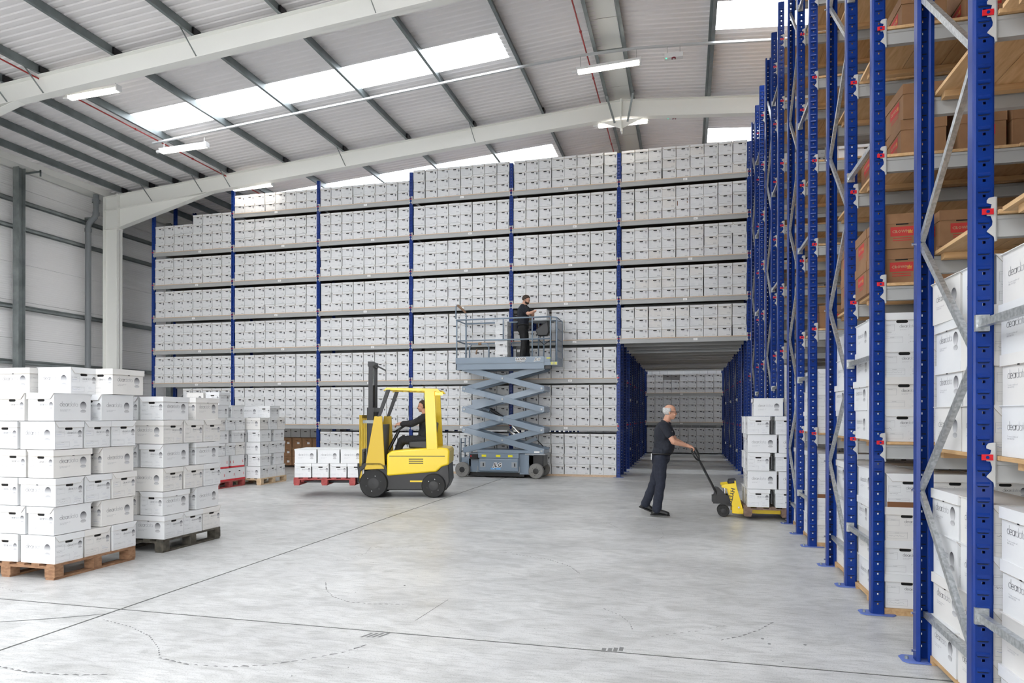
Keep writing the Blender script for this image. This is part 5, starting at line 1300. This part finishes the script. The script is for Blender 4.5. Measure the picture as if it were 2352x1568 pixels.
def person(loc, rz, J, label, skin, shirt, trou, hair, vox=.0065, scale=1.0):
    V_ = lambda k: Vector(J[k])
    b = MB(); root = None
    hp = J.get('pitch', 0); hc = V_('head'); HR = Euler((0, hp, 0)).to_matrix()
    def H(x, y, z): return hc + HR @ Vector((x,y,z))
    E_ = Euler((0,hp,0))
    b.ell(H(-.012,0,.030),(.098,.076,.088),18,12,E_); b.ell(H(.024,0,-.030),(.068,.060,.080),16,10,E_); b.ell(H(.046,0,-.086),(.034,.036,.026),12,8,E_)
    b.cap(H(.084,0,.014),H(.099,0,-.024),.008,.0125,8); b.ell(H(.081,0,-.056),(.013,.025,.007),10,6,E_); b.ell(H(.080,0,-.067),(.011,.021,.007),10,6,E_)
    for s in (-1,1):
        b.ell(H(-.008,s*.077,-.008),(.018,.010,.033),10,8,E_); b.cap(H(.080,s*.012,.022),H(.072,s*.048,.020),.012,.010,8); b.ell(H(.070,s*.038,-.032),(.022,.020,.022),8,6,E_); b.ell(H(.081,s*.030,.004),(.010,.014,.008),8,6,E_)
    b.cap(V_('neck'),H(-.020,0,-.05),.060,.054); b.cap(V_('neck'),V_('chest'),.07,.10)
    b.cap(V_('pelvis'),V_('chest'),.12,.12)
    for s in 'LR':
        b.cap(V_('neck'),V_('sh'+s),.055,.058); b.cap(V_('sh'+s),V_('el'+s),.052,.040); b.cap(V_('el'+s),V_('wr'+s),.043,.027)
        b.ell(V_('el'+s).lerp(V_('wr'+s),.25),(.044,.042,.044),10,8)
        d = (Vector(J['hd'+s])).normalized(); n = Vector(J['hn'+s]); n = (n - d*n.dot(d)).normalized(); t = d.cross(n)
        w = V_('wr'+s); sg_ = -1 if s == 'L' else 1
        b.cap(w,w+d*.03,.026,.027); 
        for q in (-.024,-.008,.008,.024): b.cap(w+d*.02+t*q*.7,w+d*.085+t*q,.017,.014,10)
        cu = J.get('curl',1.0)
        for i,(q,L) in enumerate(((-.030,.86),(-.010,1.0),(.010,.95),(.030,.75))):
            p0 = w+d*.088+t*q; a1 = .45*cu; p1 = p0+(d*math.cos(a1)+n*math.sin(a1))*.038*L; a2 = 1.25*cu; p2 = p1+(d*math.cos(a2)+n*math.sin(a2))*.027*L; a3 = 2.1*cu; p3 = p2+(d*math.cos(a3)+n*math.sin(a3))*.021*L
            b.cap(p0,p1,.0098,.0092,8); b.cap(p1,p2,.0092,.0086,8); b.cap(p2,p3,.0086,.0075,8)
        tb = w+d*.028+t*sg_*.026; p1 = tb+(d*.65+t*sg_*.55+n*.45).normalized()*.042; p2 = p1+(d*.75+n*.75+t*sg_*.0).normalized()*.03
        b.cap(tb,p1,.014,.011,8); b.cap(p1,p2,.011,.009,8)
        b.cap(V_('hip'+s),V_('kn'+s),.085,.055); b.cap(V_('kn'+s),V_('an'+s),.055,.036); b.ell(V_('kn'+s).lerp(V_('an'+s),.3)+Vector((-.015,0,0)),(.052,.05,.09),10,8)
        td = Vector(J.get('td'+s,(1,0,0))).normalized(); b.cap(V_('an'+s),V_('an'+s)+td*.12+Vector((0,0,-.045)),.038,.03)
    body = remesh(b,'person',vox,skin,None,2); body.location = loc; body.rotation_euler = (0,0,rz); body.scale = (scale,)*3; props(body,label,'person')
    # shirt
    b = MB(); sl = J.get('sleeve',.55)
    b.ell(V_('chest'),(.150,.190,.205),18,12,J.get('lean')); b.cap(V_('chest')+Vector((0,0,-.05)),V_('waist'),.150,.150); b.ell(V_('belly'),(.150,.172,.18),16,10,J.get('lean')); b.cap(V_('waist'),V_('pelvis')+Vector((0,0,.06)),.145,.145)
    b.ell(V_('waist').lerp(V_('pelvis'),.4),(.135,.175,.12),16,10)
    for s in 'LR':
        b.cap(V_('neck')+Vector((0,0,-.045)),V_('sh'+s),.068,.075); b.cap(V_('sh'+s),V_('sh'+s).lerp(V_('el'+s),sl),.074,.066)
        if sl > .9: b.cap(V_('el'+s),V_('el'+s).lerp(V_('wr'+s),.9),.058,.042)
        q = V_('sh'+s).lerp(V_('chest'),.4); b.ell(q,(.11,.09,.13),12,8)
    sh = remesh(b,'shirt',.009,shirt,body,3,folds(.0045,34,1))
    b = MB(); nk = V_('neck'); hx = HR @ Vector((-.02,0,-.05)); ax = (hc+hx-nk).normalized()
    u = ax.orthogonal().normalized(); v = ax.cross(u); ring = [nk+ax*.012+(u*math.cos(a)+v*math.sin(a))*.070 for a in np.linspace(0,2*PI,18,endpoint=False)]
    b.tube([tuple(p) for p in ring],.015,6,closed=True); b.build('collar',shirt,body,smooth=True)
    # trousers
    b = MB(); b.ell(V_('pelvis'),(.140,.172,.15),18,12); b.ell(V_('pelvis')+Vector((-.035,0,-.04)),(.12,.16,.12),14,10)
    for s in 'LR':
        b.cap(V_('hip'+s),V_('kn'+s),.108,.080); b.cap(V_('kn'+s),V_('an'+s)+Vector((0,0,.005)),.078,.072); b.cap(V_('pelvis'),V_('hip'+s),.13,.11)
    remesh(b,'trousers',.009,trou,body,3,folds(.006,26,3))
    for s in 'LR':
        a = V_('an'+s); td = Vector(J.get('td'+s,(1,0,0))).normalized(); so = Vector((0,0,-.062)); b = MB()
        heel = a-td*.045+so+Vector((0,0,.012)); toe = a+td*.165+so+Vector((0,0,.010)); mid = a+td*.06+so+Vector((0,0,.035))
        b.cap(heel,mid,.040,.040); b.cap(mid,toe,.042,.036); b.cap(a,heel,.045,.042); b.cap(a,mid,.045,.040)
        remesh(b,'shoe',.008,M['shoe'],body,2)
        sb = MB(); up = Vector((0,0,1)); sdv = td.cross(up).normalized(); tu = sdv.cross(td).normalized(); z_ = -.038
        pts = [(-.095,-.035),(-.095,.035),(.05,.042),(.17,.036),(.205,.0),(.17,-.036),(.05,-.042)]
        base_ = a+so+Vector((0,0,.014)); vs = [tuple(base_+td*p+sdv*q+tu*(z_+h)) for h in (0,.018) for p,q in pts]; k = len(pts)
        sb.add(vs,[tuple(range(k)),tuple(range(k,2*k))[::-1]]+[(i,(i+1)%k,(i+1)%k+k,i+k) for i in range(k)]); sb.build('sole',M['rubber'],body)
    # belt
    b = MB(); bc = V_('waist').lerp(V_('pelvis'),J.get('belt',.62)); b.tube([tuple(bc+Vector((.143*math.cos(a),.176*math.sin(a),.0))) for a in np.linspace(0,2*PI,24,endpoint=False)],.013,6,closed=True); b.build('belt',M['shoe'],body)
    # hair
    hv = MB(); n, k = 28, 18; g = {}
    for i in range(k+1):
        t = PI*i/k
        for j in range(n):
            a = 2*PI*j/n; x, y, z = math.sin(t)*math.cos(a), math.sin(t)*math.sin(a), math.cos(t)
            r = 1+.02*math.sin(j*5+i*3); hv.v.append(tuple(H(-.014+.106*r*x,.084*r*y,.030+.098*r*z))); g[(i,j)] = (x,y,z)
    for i in range(k):
        for j in range(n):
            x,y,z = g[(i,j)]
            if hair == 'bald': keep = (x < -.12 and -.75 < z < .42) or (x < .05 and abs(y) > .75 and -.25 < z < .35)
            else: keep = (z > .52 and x < .72) or (x < .02 and z > -.55) or (x < .38 and z > .18)
            if keep: hv.f.append((i*n+j,(i+1)*n+j,(i+1)*n+(j+1)%n,i*n+(j+1)%n)); hv.m.append(0)
    ho = hv.build('hair',M['hair_grey'] if hair == 'bald' else M['hair_dark'],body,smooth=True); so_ = ho.modifiers.new('thick','SOLIDIFY'); so_.thickness = .010; so_.offset = -.4
    if hair == 'beard':
        b = MB(); b.ell(H(.030,0,-.058),(.070,.062,.050),16,10,E_); bo = b.build('beard',M['hair_dark'],body,smooth=True)
    for s in (-1,1):
        b = MB(); b.ell(H(.0885,s*.031,.006),(.006,.009,.005),8,6,E_); b.build('eye',M['black'],body)
        b = MB(); b.cap(H(.093,s*.016,.026),H(.086,s*.046,.027),.004,.003,6); b.build('eyebrow',M['hair_grey'] if hair == 'bald' else M['hair_dark'],body)
    if hair == 'bald':
        gb = MB()
        for s in (-1,1):
            c = [H(.108+.0*math.cos(a),s*.033+.025*math.cos(a),.006+.017*math.sin(a)) for a in np.linspace(0,2*PI,14,endpoint=False)]
            gb.tube([tuple(p) for p in c],.0032,5,closed=True); gb.tube([tuple(H(.106,s*.058,.012)),tuple(H(.06,s*.082,.012)),tuple(H(-.01,s*.086,.008))],.0036,5)
        gb.tube([tuple(H(.108,-.009,.008)),tuple(H(.112,0,.012)),tuple(H(.108,.009,.008))],.003,5); gb.build('glasses',M['black'],body)
    return body
# the man steering the pallet truck
J = dict(head=(.150,0,1.655),pitch=.10,neck=(.085,0,1.490),chest=(.045,0,1.320),belly=(.075,0,1.12),waist=(.040,0,1.10),pelvis=(.010,0,.930),
    shR=(.055,-.175,1.445),elR=(.205,-.215,1.190),wrR=(.400,-.10,1.130),hdR=(.95,.10,-.20),hnR=(.1,.25,-1),
    shL=(.085,.175,1.445),elL=(.225,.235,1.200),wrL=(.395,.14,1.130),hdL=(.95,.05,-.20),hnL=(.1,.15,-1),
    hipR=(.0,-.095,.90),knR=(.005,-.11,.520),anR=(-.055,-.12,.110),tdR=(1,-.05,-.0),
    hipL=(.0,.095,.90),knL=(-.100,.11,.520),anL=(-.245,.12,.165),tdL=(.90,.05,-.36),lean=Euler((0,.12,0)))
m1 = person((-.395,11.15,.0),0,J,'balding man in black polo shirt and navy trousers steering the pallet truck',M['skin'],M['navy'],M['trouser'],'bald')
MB().box(-.142,-.134,-.12,-.06,.90,1.0).build('back_pocket_card',M['paper'],m1)
MB().box(.182,.186,-.10,-.05,1.345,1.355).build('shirt_print',M['paper'],m1)
# the man on the scissor lift
J = dict(head=(.055,0,1.625),pitch=.38,neck=(.0,0,1.475),chest=(-.025,0,1.305),belly=(-.02,0,1.12),waist=(-.025,0,1.08),pelvis=(-.02,0,.915),
    shR=(.0,-.175,1.425),elR=(.155,-.205,1.235),wrR=(.36,-.12,1.325),hdR=(.95,.15,.05),hnR=(.1,.6,-1),
    shL=(.03,.165,1.425),elL=(.19,.195,1.25),wrL=(.37,.06,1.335),hdL=(.95,-.05,.0),hnL=(.1,-.4,-1),
    hipR=(-.02,-.09,.89),knR=(.02,-.10,.49),anR=(-.03,-.11,.075),hipL=(-.02,.09,.89),knL=(.04,.10,.49),anL=(.06,.12,.075),curl=.8,sleeve=.62)
person((-4.06,17.19,2.952),0,J,'dark-haired bearded man in black polo shirt standing on the scissor lift',M['skin2'],M['navy'],M['blackcloth'],'beard',vox=.008)
# the forklift driver
J = dict(head=(.02,0,1.775),pitch=.0,neck=(-.03,0,1.62),chest=(-.06,0,1.44),belly=(-.04,0,1.22),waist=(-.05,0,1.20),pelvis=(-.06,0,1.08),
    shR=(-.03,-.17,1.555),elR=(.24,-.20,1.44),wrR=(.46,-.13,1.44),hdR=(1,.1,-.1),hnR=(.1,.2,-1),
    shL=(-.03,.17,1.555),elL=(.22,.20,1.42),wrL=(.44,.13,1.42),hdL=(1,-.1,-.1),hnL=(.1,-.2,-1),
    hipR=(-.02,-.10,1.09),knR=(.44,-.14,1.10),anR=(.62,-.13,.72),hipL=(-.02,.10,1.09),knL=(.42,.14,1.10),anL=(.56,.13,.70),sleeve=.97,belt=.5)
qx, qy = fw(-1.78,.52)
person((qx,qy,.0),YAW+PI,J,'driver in black work clothes seated in the yellow forklift truck',M['skin'],M['blackcloth'],M['blackcloth'],'short',vox=.008)

SH.build('archive_box_rows', label='white archive boxes buried inside the stacks and behind the aisle-edge boxes', cat='boxes')
SK.build('cardboard_box_rows', [M['kraft']], label='brown cartons deep on the shelves behind the front ones', cat='boxes')
